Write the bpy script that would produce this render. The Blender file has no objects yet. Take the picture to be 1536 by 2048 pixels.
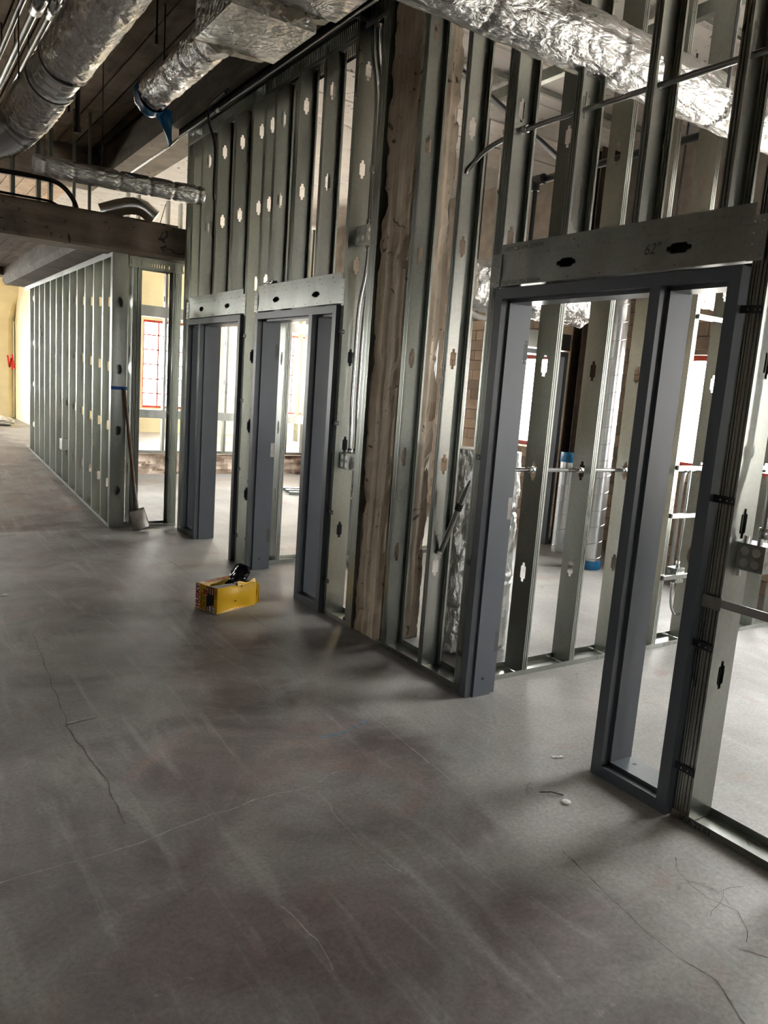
import bpy, math, random
from mathutils import Vector, Matrix, noise
random.seed(7)
scene = bpy.context.scene
COL = scene.collection

# ------------------------------------------------------------------ camera
cam_d = bpy.data.cameras.new('camera'); cam = bpy.data.objects.new('camera', cam_d); COL.objects.link(cam)
cam_d.sensor_fit = 'VERTICAL'; cam_d.sensor_height = 24.0; cam_d.lens = 1520.0 / 2048.0 * 24.0
cam_d.clip_start = 0.05; cam_d.clip_end = 200
RW = ((0.8320, -0.0289, 0.5540), (-0.5500, -0.1730, 0.8170), (0.0721, -0.9845, -0.1597))   # world axes in image axes
_r = Vector((RW[0][0], RW[1][0], RW[2][0])).normalized()
_f = Vector((RW[0][2], RW[1][2], RW[2][2])); _f = (_f - _f.dot(_r) * _r).normalized()
_u = _r.cross(_f)
cam.matrix_world = Matrix(((_r.x, _u.x, -_f.x, 0), (_r.y, _u.y, -_f.y, 0), (_r.z, _u.z, -_f.z, 1.64), (0, 0, 0, 1)))
scene.camera = cam

# ------------------------------------------------------------------ sky, sun, exposure
SKY = 30.0
wd = bpy.data.worlds.new('sky'); scene.world = wd; wd.use_nodes = True
bg = wd.node_tree.nodes['Background']; bg.inputs[0].default_value = (0.985, 1.0, 0.97, 1); bg.inputs[1].default_value = SKY
sun_d = bpy.data.lights.new('sun', 'SUN'); sun_d.energy = 60.0; sun_d.angle = 0.01; sun_d.color = (1, 0.95, 0.86)
sun = bpy.data.objects.new('sun', sun_d); COL.objects.link(sun)
sun.rotation_euler = Vector((-1.0, -0.25, -2.2)).to_track_quat('-Z', 'Y').to_euler()
vs = scene.view_settings
vs.view_transform = 'Standard'; vs.look = 'None'; vs.gamma = 1.0; vs.use_curve_mapping = False; vs.exposure = 0.36
scene.cycles.max_bounces = 6; scene.cycles.diffuse_bounces = 4; scene.cycles.glossy_bounces = 3
scene.cycles.transparent_max_bounces = 8; scene.cycles.sample_clamp_indirect = 8.0
scene.cycles.adaptive_threshold = 0.03; scene.cycles.caustics_reflective = False; scene.cycles.caustics_refractive = False

def portal(loc, normal, sx, sy):
    d = bpy.data.lights.new('sky_portal', 'AREA'); d.shape = 'RECTANGLE'; d.size = sx; d.size_y = sy
    d.cycles.is_portal = True
    o = bpy.data.objects.new('sky_portal', d); COL.objects.link(o); o.location = loc
    o.rotation_euler = Vector(normal).to_track_quat('-Z', 'Z').to_euler()

# ------------------------------------------------------------------ materials
def nt(m):
    m.use_nodes = True
    t = m.node_tree
    return t, t.nodes, t.links, t.nodes['Principled BSDF']
def plain(name, col, rough=0.6, metal=0.0, vary=0.12, scale=6.0, bump=0.0, bscale=60.0, spec=0.5):
    m = bpy.data.materials.new(name); t, n, l, b = nt(m)
    tc = n.new('ShaderNodeTexCoord'); no = n.new('ShaderNodeTexNoise'); no.inputs['Scale'].default_value = scale; no.inputs['Detail'].default_value = 5
    l.new(tc.outputs['Object'], no.inputs['Vector'])
    rp = n.new('ShaderNodeValToRGB'); l.new(no.outputs['Fac'], rp.inputs[0])
    rp.color_ramp.elements[0].position = 0.3; rp.color_ramp.elements[1].position = 0.7
    rp.color_ramp.elements[0].color = (*[c * (1 - vary) for c in col], 1); rp.color_ramp.elements[1].color = (*[min(1, c * (1 + vary)) for c in col], 1)
    l.new(rp.outputs[0], b.inputs['Base Color'])
    b.inputs['Roughness'].default_value = rough; b.inputs['Metallic'].default_value = metal; b.inputs['Specular IOR Level'].default_value = spec
    if bump:
        n2 = n.new('ShaderNodeTexNoise'); n2.inputs['Scale'].default_value = bscale; n2.inputs['Detail'].default_value = 4
        l.new(tc.outputs['Object'], n2.inputs['Vector'])
        bp = n.new('ShaderNodeBump'); bp.inputs['Strength'].default_value = bump; bp.inputs['Distance'].default_value = 0.01
        l.new(n2.outputs['Fac'], bp.inputs['Height']); l.new(bp.outputs[0], b.inputs['Normal'])
    return m
def galvanised(name, col, rough=0.4):
    m = bpy.data.materials.new(name); t, n, l, b = nt(m)
    tc = n.new('ShaderNodeTexCoord')
    vo = n.new('ShaderNodeTexVoronoi'); vo.inputs['Scale'].default_value = 70; l.new(tc.outputs['Object'], vo.inputs['Vector'])
    mp = n.new('ShaderNodeMapping'); mp.inputs['Scale'].default_value = (3, 3, 0.8); l.new(tc.outputs['Object'], mp.inputs['Vector'])
    no = n.new('ShaderNodeTexNoise'); no.inputs['Scale'].default_value = 1.6; no.inputs['Detail'].default_value = 4; l.new(mp.outputs[0], no.inputs['Vector'])
    rp = n.new('ShaderNodeValToRGB'); l.new(no.outputs['Fac'], rp.inputs[0])
    rp.color_ramp.elements[0].position = 0.3; rp.color_ramp.elements[1].position = 0.7
    rp.color_ramp.elements[0].color = (*[c * 0.82 for c in col], 1); rp.color_ramp.elements[1].color = (*[c * 1.12 for c in col], 1)
    mx = n.new('ShaderNodeMix'); mx.data_type = 'RGBA'; mx.blend_type = 'OVERLAY'; mx.inputs[0].default_value = 0.06
    l.new(rp.outputs[0], mx.inputs[6]); l.new(vo.outputs['Color'], mx.inputs[7])
    hs = n.new('ShaderNodeHueSaturation'); hs.inputs['Saturation'].default_value = 0.6; l.new(mx.outputs[2], hs.inputs['Color'])
    l.new(hs.outputs[0], b.inputs['Base Color'])
    b.inputs['Metallic'].default_value = 1.0
    rr = n.new('ShaderNodeMapRange'); rr.inputs[3].default_value = rough - 0.07; rr.inputs[4].default_value = rough + 0.1
    l.new(no.outputs['Fac'], rr.inputs[0]); l.new(rr.outputs[0], b.inputs['Roughness'])
    return m
def foil_mat(name, scale=(14, 14, 14), strength=0.8, col=(0.80, 0.80, 0.79), rough=0.17):
    m = bpy.data.materials.new(name); t, n, l, b = nt(m)
    tc = n.new('ShaderNodeTexCoord'); mp = n.new('ShaderNodeMapping'); mp.inputs['Scale'].default_value = scale; l.new(tc.outputs['Object'], mp.inputs['Vector'])
    no = n.new('ShaderNodeTexNoise'); no.inputs['Scale'].default_value = 1.0; no.inputs['Detail'].default_value = 4; no.inputs['Distortion'].default_value = 1.4
    l.new(mp.outputs[0], no.inputs['Vector'])
    vo = n.new('ShaderNodeTexVoronoi'); vo.feature = 'DISTANCE_TO_EDGE'; vo.inputs['Scale'].default_value = 0.8; l.new(mp.outputs[0], vo.inputs['Vector'])
    ad = n.new('ShaderNodeMath'); ad.operation = 'ADD'; l.new(no.outputs['Fac'], ad.inputs[0]); l.new(vo.outputs['Distance'], ad.inputs[1])
    fn = n.new('ShaderNodeTexNoise'); fn.inputs['Scale'].default_value = 4.5; fn.inputs['Detail'].default_value = 3; fn.inputs['Distortion'].default_value = 2.5; l.new(mp.outputs[0], fn.inputs['Vector'])
    rd = n.new('ShaderNodeMath'); rd.operation = 'PINGPONG'; rd.inputs[1].default_value = 0.08; l.new(fn.outputs['Fac'], rd.inputs[0])
    a2 = n.new('ShaderNodeMath'); a2.operation = 'MULTIPLY_ADD'; a2.inputs[1].default_value = 0.22; l.new(rd.outputs[0], a2.inputs[0]); l.new(ad.outputs[0], a2.inputs[2])
    bp = n.new('ShaderNodeBump'); bp.inputs['Strength'].default_value = strength; bp.inputs['Distance'].default_value = 0.02
    l.new(a2.outputs[0], bp.inputs['Height']); l.new(bp.outputs[0], b.inputs['Normal'])
    b.inputs['Base Color'].default_value = (*col, 1); b.inputs['Metallic'].default_value = 1.0; b.inputs['Roughness'].default_value = rough
    return m
def concrete_floor():
    m = bpy.data.materials.new('floor_concrete'); t, n, l, b = nt(m)
    tc = n.new('ShaderNodeTexCoord')
    def noise_(scale, detail=6, vec=None, dist=0.0, rough=0.6):
        no = n.new('ShaderNodeTexNoise'); no.inputs['Scale'].default_value = scale; no.inputs['Detail'].default_value = detail
        no.inputs['Distortion'].default_value = dist; no.inputs['Roughness'].default_value = rough
        l.new(vec or tc.outputs['Object'], no.inputs['Vector']); return no.outputs['Fac']
    def ramp(src, p0, p1, c0, c1):
        r = n.new('ShaderNodeValToRGB'); l.new(src, r.inputs[0]); e = r.color_ramp.elements
        e[0].position = p0; e[1].position = p1; e[0].color = (*c0, 1); e[1].color = (*c1, 1); return r.outputs[0]
    def mix(f, a, bb, mode='MIX'):
        x = n.new('ShaderNodeMix'); x.data_type = 'RGBA'; x.blend_type = mode
        if isinstance(f, float): x.inputs[0].default_value = f
        else: l.new(f, x.inputs[0])
        for s, v in ((6, a), (7, bb)):
            if isinstance(v, tuple): x.inputs[s].default_value = (*v, 1)
            else: l.new(v, x.inputs[s])
        return x.outputs[2]
    base = ramp(noise_(0.9, 8, dist=0.5), 0.3, 0.72, (0.22, 0.212, 0.203), (0.42, 0.408, 0.388))
    # old sealer stains, brownish purple, mainly in the middle of the corridor (x below about 2)
    sx = n.new('ShaderNodeSeparateXYZ'); l.new(tc.outputs['Object'], sx.inputs[0])
    w = n.new('ShaderNodeMath'); w.operation = 'MULTIPLY_ADD'; l.new(noise_(1.3, 5, dist=0.6), w.inputs[0]); w.inputs[1].default_value = 1.3; l.new(sx.outputs[0], w.inputs[2])
    mr = n.new('ShaderNodeMapRange'); mr.inputs[1].default_value = 2.5; mr.inputs[2].default_value = 2.75; mr.inputs[3].default_value = 1.0; mr.inputs[4].default_value = 0.0
    l.new(w.outputs[0], mr.inputs[0])
    pat = ramp(noise_(1.7, 7, dist=1.2), 0.35, 0.62, (0.45, 0.45, 0.45), (1, 1, 1))
    mm = n.new('ShaderNodeMath'); mm.operation = 'MULTIPLY'; l.new(mr.outputs[0], mm.inputs[0]); l.new(pat, mm.inputs[1])
    m2 = n.new('ShaderNodeMath'); m2.operation = 'MULTIPLY'; m2.inputs[1].default_value = 0.92; l.new(mm.outputs[0], m2.inputs[0])
    c = mix(m2.outputs[0], base, ramp(noise_(2.6, 8, dist=1.5), 0.3, 0.7, (0.090, 0.068, 0.066), (0.180, 0.142, 0.140)))
    # reddish dust
    red = ramp(noise_(1.1, 9, dist=2.0), 0.57, 0.74, (0, 0, 0), (0.7, 0.7, 0.7)); c = mix(red, c, (0.30, 0.185, 0.15))
    # trowel streaks along Y and skew
    mp = n.new('ShaderNodeMapping'); mp.inputs['Rotation'].default_value = (0, 0, 0.35); mp.inputs['Scale'].default_value = (9, 1.2, 1); l.new(tc.outputs['Object'], mp.inputs['Vector'])
    st = ramp(noise_(1.0, 8, mp.outputs[0], 0.8), 0.54, 0.72, (0, 0, 0), (0.38, 0.38, 0.38)); c = mix(st, c, (0.42, 0.41, 0.39))
    fine = ramp(noise_(60, 8, rough=0.75), 0.35, 0.68, (0.75, 0.75, 0.75), (1.2, 1.2, 1.2)); c = mix(1.0, c, fine, 'MULTIPLY')
    dk = ramp(noise_(3.3, 10, dist=2.5, rough=0.75), 0.60, 0.68, (0, 0, 0), (0.6, 0.6, 0.6)); c = mix(dk, c, (0.12, 0.105, 0.1))
    lt = ramp(noise_(4.1, 10, dist=3.0, rough=0.8), 0.62, 0.69, (0, 0, 0), (0.55, 0.55, 0.55)); c = mix(lt, c, (0.40, 0.38, 0.36))
    # shallow lifted-skim edges
    vo = n.new('ShaderNodeTexVoronoi'); vo.feature = 'DISTANCE_TO_EDGE'; vo.inputs['Scale'].default_value = 1.5
    dv = n.new('ShaderNodeMix'); dv.data_type = 'VECTOR'; dv.inputs[0].default_value = 0.35
    nn = n.new('ShaderNodeTexNoise'); nn.inputs['Scale'].default_value = 1.6; nn.inputs['Detail'].default_value = 6; l.new(tc.outputs['Object'], nn.inputs['Vector'])
    l.new(tc.outputs['Object'], dv.inputs[4]); l.new(nn.outputs['Color'], dv.inputs[5]); l.new(dv.outputs[1], vo.inputs['Vector'])
    cr = ramp(vo.outputs['Distance'], 0.0, 0.006, (1, 1, 1), (0, 0, 0))
    gate = ramp(noise_(2.1, 4), 0.55, 0.65, (0, 0, 0), (0.55, 0.55, 0.55)); g = mix(1.0, cr, gate, 'MULTIPLY'); c = mix(g, c, (0.11, 0.10, 0.09))
    l.new(c, b.inputs['Base Color'])
    rr = n.new('ShaderNodeMapRange'); rr.inputs[3].default_value = 0.42; rr.inputs[4].default_value = 0.7; l.new(noise_(2.5, 6), rr.inputs[0]); l.new(rr.outputs[0], b.inputs['Roughness'])
    bp = n.new('ShaderNodeBump'); bp.inputs['Strength'].default_value = 0.3; bp.inputs['Distance'].default_value = 0.012
    hh = mix(0.5, noise_(3.2, 9, dist=1.2, rough=0.55), noise_(11, 6, dist=0.8, rough=0.5)); l.new(hh, bp.inputs['Height']); l.new(bp.outputs[0], b.inputs['Normal'])
    return m
def board_concrete(name, c0, c1, grain=(30, 1.2, 30), bump=0.5, pits=True):
    m = bpy.data.materials.new(name); t, n, l, b = nt(m)
    tc = n.new('ShaderNodeTexCoord'); mp = n.new('ShaderNodeMapping'); mp.inputs['Scale'].default_value = grain; l.new(tc.outputs['Object'], mp.inputs['Vector'])
    a = n.new('ShaderNodeTexNoise'); a.inputs['Scale'].default_value = 1.0; a.inputs['Detail'].default_value = 8; a.inputs['Distortion'].default_value = 0.6; l.new(mp.outputs[0], a.inputs['Vector'])
    q = n.new('ShaderNodeTexNoise'); q.inputs['Scale'].default_value = 2.2; q.inputs['Detail'].default_value = 8; q.inputs['Distortion'].default_value = 1.5; l.new(tc.outputs['Object'], q.inputs['Vector'])
    mx = n.new('ShaderNodeMix'); mx.data_type = 'RGBA'; mx.inputs[0].default_value = 0.5; l.new(a.outputs['Fac'], mx.inputs[6]); l.new(q.outputs['Fac'], mx.inputs[7])
    rp = n.new('ShaderNodeValToRGB'); l.new(mx.outputs[2], rp.inputs[0]); e = rp.color_ramp.elements
    e[0].position = 0.36; e[1].position = 0.64; e[0].color = (*c0, 1); e[1].color = (*c1, 1)
    out = rp.outputs[0]
    if pits:
        p = n.new('ShaderNodeTexNoise'); p.inputs['Scale'].default_value = 7; p.inputs['Detail'].default_value = 6; p.inputs['Distortion'].default_value = 2; l.new(tc.outputs['Object'], p.inputs['Vector'])
        pr = n.new('ShaderNodeValToRGB'); l.new(p.outputs['Fac'], pr.inputs[0]); pr.color_ramp.elements[0].position = 0.64; pr.color_ramp.elements[1].position = 0.7
        m2 = n.new('ShaderNodeMix'); m2.data_type = 'RGBA'; l.new(pr.outputs[0], m2.inputs[0]); l.new(out, m2.inputs[6]); m2.inputs[7].default_value = (*[x * 0.3 for x in c0], 1); out = m2.outputs[2]
    oi = n.new('ShaderNodeObjectInfo'); rm = n.new('ShaderNodeMapRange'); rm.inputs[3].default_value = 0.72; rm.inputs[4].default_value = 1.25; l.new(oi.outputs['Random'], rm.inputs[0])
    mz = n.new('ShaderNodeMix'); mz.data_type = 'RGBA'; mz.blend_type = 'MULTIPLY'; mz.inputs[0].default_value = 1.0; l.new(out, mz.inputs[6]); l.new(rm.outputs[0], mz.inputs[7]); out = mz.outputs[2]
    l.new(out, b.inputs['Base Color']); b.inputs['Roughness'].default_value = 0.85
    bp = n.new('ShaderNodeBump'); bp.inputs['Strength'].default_value = bump; bp.inputs['Distance'].default_value = 0.01; l.new(mx.outputs[2], bp.inputs['Height']); l.new(bp.outputs[0], b.inputs['Normal'])
    return m

MAT = {}
MAT['floor'] = concrete_floor()
MAT['galv'] = galvanised('galvanised_steel', (0.36, 0.388, 0.338), 0.29)
MAT['galv_bright'] = galvanised('bright_galvanised', (0.72, 0.73, 0.72), 0.24)
MAT['galv_dark'] = plain('dark_zinc_strap', (0.05, 0.055, 0.06), 0.45, 0.7)
MAT['conduit'] = plain('zinc_conduit', (0.55, 0.56, 0.56), 0.22, 0.95, 0.06)
MAT['duct_steel'] = plain('spiral_duct_steel', (0.74, 0.76, 0.78), 0.25, 0.95, 0.08, 3)
MAT['frame'] = plain('grey_primer_paint', (0.080, 0.091, 0.106), 0.36, 0.0, 0.08, 4)
MAT['foil'] = foil_mat('foil_wrap', (15, 15, 15), 0.9)
MAT['foil_x'] = foil_mat('foil_wrap_long', (11, 24, 24), 0.9, (0.56, 0.56, 0.55), rough=0.25)
MAT['foil_dull'] = foil_mat('foil_insulation_face', (26, 26, 12), 0.7, (0.72, 0.72, 0.70), 0.3)
MAT['ceil'] = board_concrete('board_formed_ceiling', (0.13, 0.098, 0.07), (0.30, 0.24, 0.175), (12, 1.0, 12))
MAT['beam'] = board_concrete('stained_concrete_beam', (0.10, 0.082, 0.06), (0.24, 0.2, 0.15), (1.5, 1.5, 9))
MAT['soffit'] = board_concrete('pale_board_soffit', (0.72, 0.685, 0.635), (0.86, 0.83, 0.79), (2, 6, 6), 0.2, True)
MAT['column'] = board_concrete('board_formed_column', (0.36, 0.29, 0.21), (0.64, 0.55, 0.44), (22, 22, 0.9), 1.0)
MAT['block'] = board_concrete('clay_block', (0.40, 0.29, 0.20), (0.60, 0.46, 0.33), (3, 3, 3), 0.6)
MAT['mortar'] = plain('mortar', (0.42, 0.36, 0.30), 0.9, 0, 0.2)
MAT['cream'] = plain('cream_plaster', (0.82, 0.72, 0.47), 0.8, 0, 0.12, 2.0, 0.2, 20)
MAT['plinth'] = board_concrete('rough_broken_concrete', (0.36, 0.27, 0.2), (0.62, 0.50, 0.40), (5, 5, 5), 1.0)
MAT['dark_wall'] = plain('bounce_cutting_dark_wall', (0.13, 0.11, 0.09), 0.85, 0, 0.1, 2.0)  # unseen walls made dark to cut bounced fill light
MAT['rust'] = plain('dark_rusted_steel', (0.055, 0.034, 0.022), 0.6, 0.2, 0.4, 9)
MAT['red'] = plain('red_oxide_paint', (0.42, 0.045, 0.025), 0.5, 0, 0.15)
MAT['black'] = plain('black_pipe', (0.012, 0.012, 0.012), 0.4, 0.2, 0.1)
MAT['blackplastic'] = plain('black_plastic_film', (0.012, 0.012, 0.013), 0.16, 0, 0.2, 8, 0.6, 25)
MAT['blue'] = plain('blue_plastic_film', (0.012, 0.16, 0.36), 0.25, 0, 0.25, 12, 0.5, 25)
MAT['tape'] = plain('blue_masking_tape', (0.015, 0.11, 0.42), 0.6)
MAT['yellow'] = plain('yellow_card', (0.78, 0.44, 0.008), 0.45, 0, 0.06, 8)
MAT['card'] = plain('torn_grey_card', (0.42, 0.38, 0.33), 0.8)
MAT['inkred'] = plain('red_ink', (0.50, 0.012, 0.02), 0.45)
MAT['inkblack'] = plain('black_ink', (0.012, 0.012, 0.012), 0.6)
MAT['inkgrey'] = plain('faded_ink', (0.06, 0.06, 0.06), 0.7)
MAT['white'] = plain('white_print', (0.8, 0.8, 0.78), 0.5, 0, 0.05)
MAT['skin'] = plain('print_flesh_tone', (0.55, 0.25, 0.16), 0.5)
MAT['pink'] = plain('print_pink', (0.8, 0.22, 0.35), 0.5)
MAT['wood'] = plain('worn_wooden_handle', (0.17, 0.085, 0.04), 0.55, 0, 0.3, 14)
MAT['blade'] = plain('worn_steel_blade', (0.16, 0.14, 0.125), 0.42, 0.75, 0.35, 12)
MAT['fibre'] = plain('fibreglass_batt', (0.62, 0.57, 0.45), 0.95, 0, 0.2, 20, 0.8, 60)
MAT['paper'] = plain('white_scrap', (0.75, 0.74, 0.72), 0.7)
MAT['crack'] = plain('pale_crack_line', (0.36, 0.33, 0.31), 0.9, 0, 0.3, 30)
MAT['joint'] = plain('dark_joint_line', (0.075, 0.068, 0.062), 0.9, 0, 0.3, 30)
MAT['bluechalk'] = plain('blue_chalk', (0.13, 0.18, 0.24), 0.9, 0, 0.4, 25)
MAT['palemark'] = plain('pale_paint_mark', (0.36, 0.34, 0.35), 0.9, 0, 0.3, 25)
MAT['sprayred'] = plain('red_spray_paint', (0.75, 0.03, 0.02), 0.7)
MAT['ground'] = plain('pale_bounce_ground', (0.55, 0.53, 0.50), 0.9)  # kept pale so that it bounces sun onto the room ceilings
MAT['pvc'] = plain('white_pvc', (0.72, 0.72, 0.70), 0.4)
mg = bpy.data.materials.new('window_glass'); t, n, l, b = nt(mg)
tr = n.new('ShaderNodeBsdfTransparent'); gl = n.new('ShaderNodeBsdfGlossy'); gl.inputs['Roughness'].default_value = 0.05
fr = n.new('ShaderNodeLayerWeight'); fr.inputs[0].default_value = 0.12
ms = n.new('ShaderNodeMixShader'); l.new(fr.outputs['Fresnel'], ms.inputs[0]); l.new(tr.outputs[0], ms.inputs[1]); l.new(gl.outputs[0], ms.inputs[2])
l.new(ms.outputs[0], n['Material Output'].inputs['Surface']); MAT['glass'] = mg

# ------------------------------------------------------------------ mesh helpers
def wloc(o):
    v = Vector((0, 0, 0))
    while o: v += o.location; o = o.parent
    return v
class MB:
    def __init__(s): s.v = []; s.f = []; s.smooth = set()
    def add(s, vs_, fs, smooth=False):
        k = len(s.v); s.v += [tuple(p) for p in vs_]
        for f in fs:
            if smooth: s.smooth.add(len(s.f))
            s.f.append(tuple(i + k for i in f))
        return s
    def box(s, x0, x1, y0, y1, z0, z1):
        return s.add([(x0, y0, z0), (x1, y0, z0), (x1, y1, z0), (x0, y1, z0), (x0, y0, z1), (x1, y0, z1), (x1, y1, z1), (x0, y1, z1)],
                     [(0, 3, 2, 1), (4, 5, 6, 7), (0, 1, 5, 4), (1, 2, 6, 5), (2, 3, 7, 6), (3, 0, 4, 7)])
    def obox(s, o, a, b_, c):            # corner o and three edge vectors
        o, a, b_, c = map(Vector, (o, a, b_, c))
        return s.add([o, o + a, o + a + b_, o + b_, o + c, o + a + c, o + a + b_ + c, o + b_ + c],
                     [(0, 3, 2, 1), (4, 5, 6, 7), (0, 1, 5, 4), (1, 2, 6, 5), (2, 3, 7, 6), (3, 0, 4, 7)])
    def prism(s, pts, ext, cap=True):    # closed outline of 3D points, extruded by ext
        n_ = len(pts); e = Vector(ext); P = [Vector(p) for p in pts]
        fs = [(i, (i + 1) % n_, n_ + (i + 1) % n_, n_ + i) for i in range(n_)]
        if cap: fs += [tuple(range(n_))[::-1], tuple(range(n_, 2 * n_))]
        return s.add(P + [p + e for p in P], fs)
    def tube(s, path, r, seg=12, cap=True, smooth=True):
        P = [Vector(p) for p in path]; R = r if isinstance(r, (list, tuple)) else [r] * len(P)
        vs_ = []; fs = []; up = None
        for i, p in enumerate(P):
            d = (P[min(i + 1, len(P) - 1)] - P[max(i - 1, 0)]).normalized()
            if up is None: up = d.orthogonal().normalized()
            up = (up - up.dot(d) * d).normalized(); w = d.cross(up)
            for k in range(seg):
                a = 2 * math.pi * k / seg; vs_.append(p + R[i] * (math.cos(a) * up + math.sin(a) * w))
        for i in range(len(P) - 1):
            for k in range(seg):
                k2 = (k + 1) % seg; fs.append((i * seg + k, i * seg + k2, (i + 1) * seg + k2, (i + 1) * seg + k))
        s.add(vs_, fs, smooth)
        if cap:
            m = len(P) - 1
            s.add([vs_[k] for k in range(seg)], [tuple(range(seg))[::-1]]); s.add([vs_[m * seg + k] for k in range(seg)], [tuple(range(seg))])
        return s
    def build(s, name, mat, parent=None, kind=None, label=None, cat=None, group=None, base=None):
        me = bpy.data.meshes.new(name)
        off = wloc(parent) if parent else Vector(base or (0, 0, 0))
        me.from_pydata([(p[0] - off.x, p[1] - off.y, p[2] - off.z) for p in s.v], [], s.f); me.update()
        if s.smooth:
            for i, p in enumerate(me.polygons): p.use_smooth = i in s.smooth
        me.materials.append(MAT[mat] if isinstance(mat, str) else mat)
        o = bpy.data.objects.new(name, me); COL.objects.link(o)
        if parent: o.parent = parent
        else: o.location = off
        tag(o, label, cat, group, kind)
        return o
def tag(o, label=None, cat=None, group=None, kind=None):
    if label: o['label'] = label
    if cat: o['category'] = cat
    if group: o['group'] = group
    if kind: o['kind'] = kind
    return o
def empty(name, loc, label=None, cat=None, group=None, kind=None, parent=None):
    o = bpy.data.objects.new(name, None); COL.objects.link(o); o.empty_display_size = 0.1
    if parent: o.parent = parent; o.location = Vector(loc) - wloc(parent)
    else: o.location = loc
    return tag(o, label, cat, group, kind)
def rounded(pts, r=0.08, n_=5):
    P = [Vector(p) for p in pts]; out = [P[0]]
    for i in range(1, len(P) - 1):
        a = P[i - 1] - P[i]; c = P[i + 1] - P[i]; ra = min(r, a.length * 0.49); rc = min(r, c.length * 0.49)
        A = P[i] + a.normalized() * ra; C = P[i] + c.normalized() * rc
        for k in range(n_ + 1):
            u = k / n_; out.append((1 - u) ** 2 * A + 2 * u * (1 - u) * P[i] + u * u * C)
    out.append(P[-1]); return out
def text_mesh(s, size, origin, xd, yd, mat, parent, name='lettering', shear=0.0, label=None, wide=1.0, bold=0.0):
    cu = bpy.data.curves.new(name, 'FONT'); cu.body = s; cu.size = size; cu.resolution_u = 3; cu.shear = shear; cu.offset = bold
    to = bpy.data.objects.new(name, cu); COL.objects.link(to)
    me = bpy.data.meshes.new_from_object(to)
    O, X, Y = Vector(origin), Vector(xd).normalized(), Vector(yd).normalized()
    off = wloc(parent)
    for v in me.vertices: v.co = O + X * v.co.x * wide + Y * v.co.y - off
    me.materials.clear(); me.materials.append(MAT[mat])
    bpy.data.objects.remove(to); bpy.data.curves.remove(cu)
    o = bpy.data.objects.new(name, me); COL.objects.link(o); o.parent = parent
    return tag(o, label)

# ------------------------------------------------------------------ stud and track builders
CROSS = [(0.0, 0.058), (0.0095, 0.058), (0.0095, 0.039), (0.0205, 0.035), (0.0205, -0.035), (0.0095, -0.039), (0.0095, -0.058), (0.0, -0.058)]
OVAL = [(0.030 * math.sin(math.pi * k / 8), 0.050 * math.cos(math.pi * k / 8)) for k in range(9)]
HZ = [0.62, 1.23, 1.835, 2.45, 3.07, 3.68]
def stud_mb(bx, by, u, v, z0, z1, d=0.152, fl=0.041, holes=None, shape=CROSS, mb=None):
    mb = mb or MB(); u = Vector((*u, 0)); v = Vector((*v, 0)); B = Vector((bx, by, 0))
    P = lambda a, c, z: B + u * a + v * c + Vector((0, 0, z))
    prof = [(0.013, fl), (0.0, fl), (0, 0.72 * fl), (0.005, 0.68 * fl), (0.005, 0.58 * fl), (0, 0.54 * fl), (0, 0.34 * fl), (0.005, 0.30 * fl), (0.005, 0.22 * fl), (0, 0.18 * fl), (0, 0)]
    for side in (0, 1):
        pr = [(a, c) if side == 0 else (d - a, c) for a, c in prof]
        vs_ = [P(a, c, z0) for a, c in pr] + [P(a, c, z1) for a, c in pr]; n_ = len(pr)
        mb.add(vs_, [(i, i + 1, n_ + i + 1, n_ + i) for i in range(n_ - 1)])
    hs = [h for h in (HZ if holes is None else holes) if z0 + 0.12 < h < z1 - 0.12]
    z = z0; c = d / 2
    for h in hs:
        a, b_ = h - 0.075, h + 0.075
        mb.add([P(0, 0, z), P(d, 0, z), P(d, 0, a), P(0, 0, a)], [(0, 1, 2, 3)])
        R = [P(c + x, 0, h + y) for x, y in shape]; Lh = [P(c - x, 0, h + y) for x, y in shape]
        rp = [P(c, 0, b_)] + R + [P(c, 0, a), P(d, 0, a), P(d, 0, b_)]; lp = [P(c, 0, b_)] + Lh + [P(c, 0, a), P(0, 0, a), P(0, 0, b_)]
        mb.add(rp, [tuple(range(len(rp)))]); mb.add(lp, [tuple(range(len(lp)))]); z = b_
    mb.add([P(0, 0, z), P(d, 0, z), P(d, 0, z1), P(0, 0, z1)], [(0, 1, 2, 3)])
    return mb
def stud(parent, bx, by, u, v, z0, z1, name='stud', mat='galv', **k):
    return stud_mb(bx, by, u, v, z0, z1, **k).build(name, mat, parent)
def track(parent, x0, x1, y0, y1, z, up=1, h=0.032, along='y', name='track', mat='galv', t_=0.0016):
    m = MB(); a, b_ = (z, z + t_) if up > 0 else (z - t_, z); m.box(x0, x1, y0, y1, a, b_)
    lo, hi = (z, z + h) if up > 0 else (z - h, z)
    if along == 'y': m.box(x0 - t_, x0, y0, y1, lo, hi); m.box(x1, x1 + t_, y0, y1, lo, hi)
    else: m.box(x0, x1, y0 - t_, y0, lo, hi); m.box(x0, x1, y1, y1 + t_, lo, hi)
    return m.build(name, mat, parent)
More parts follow.
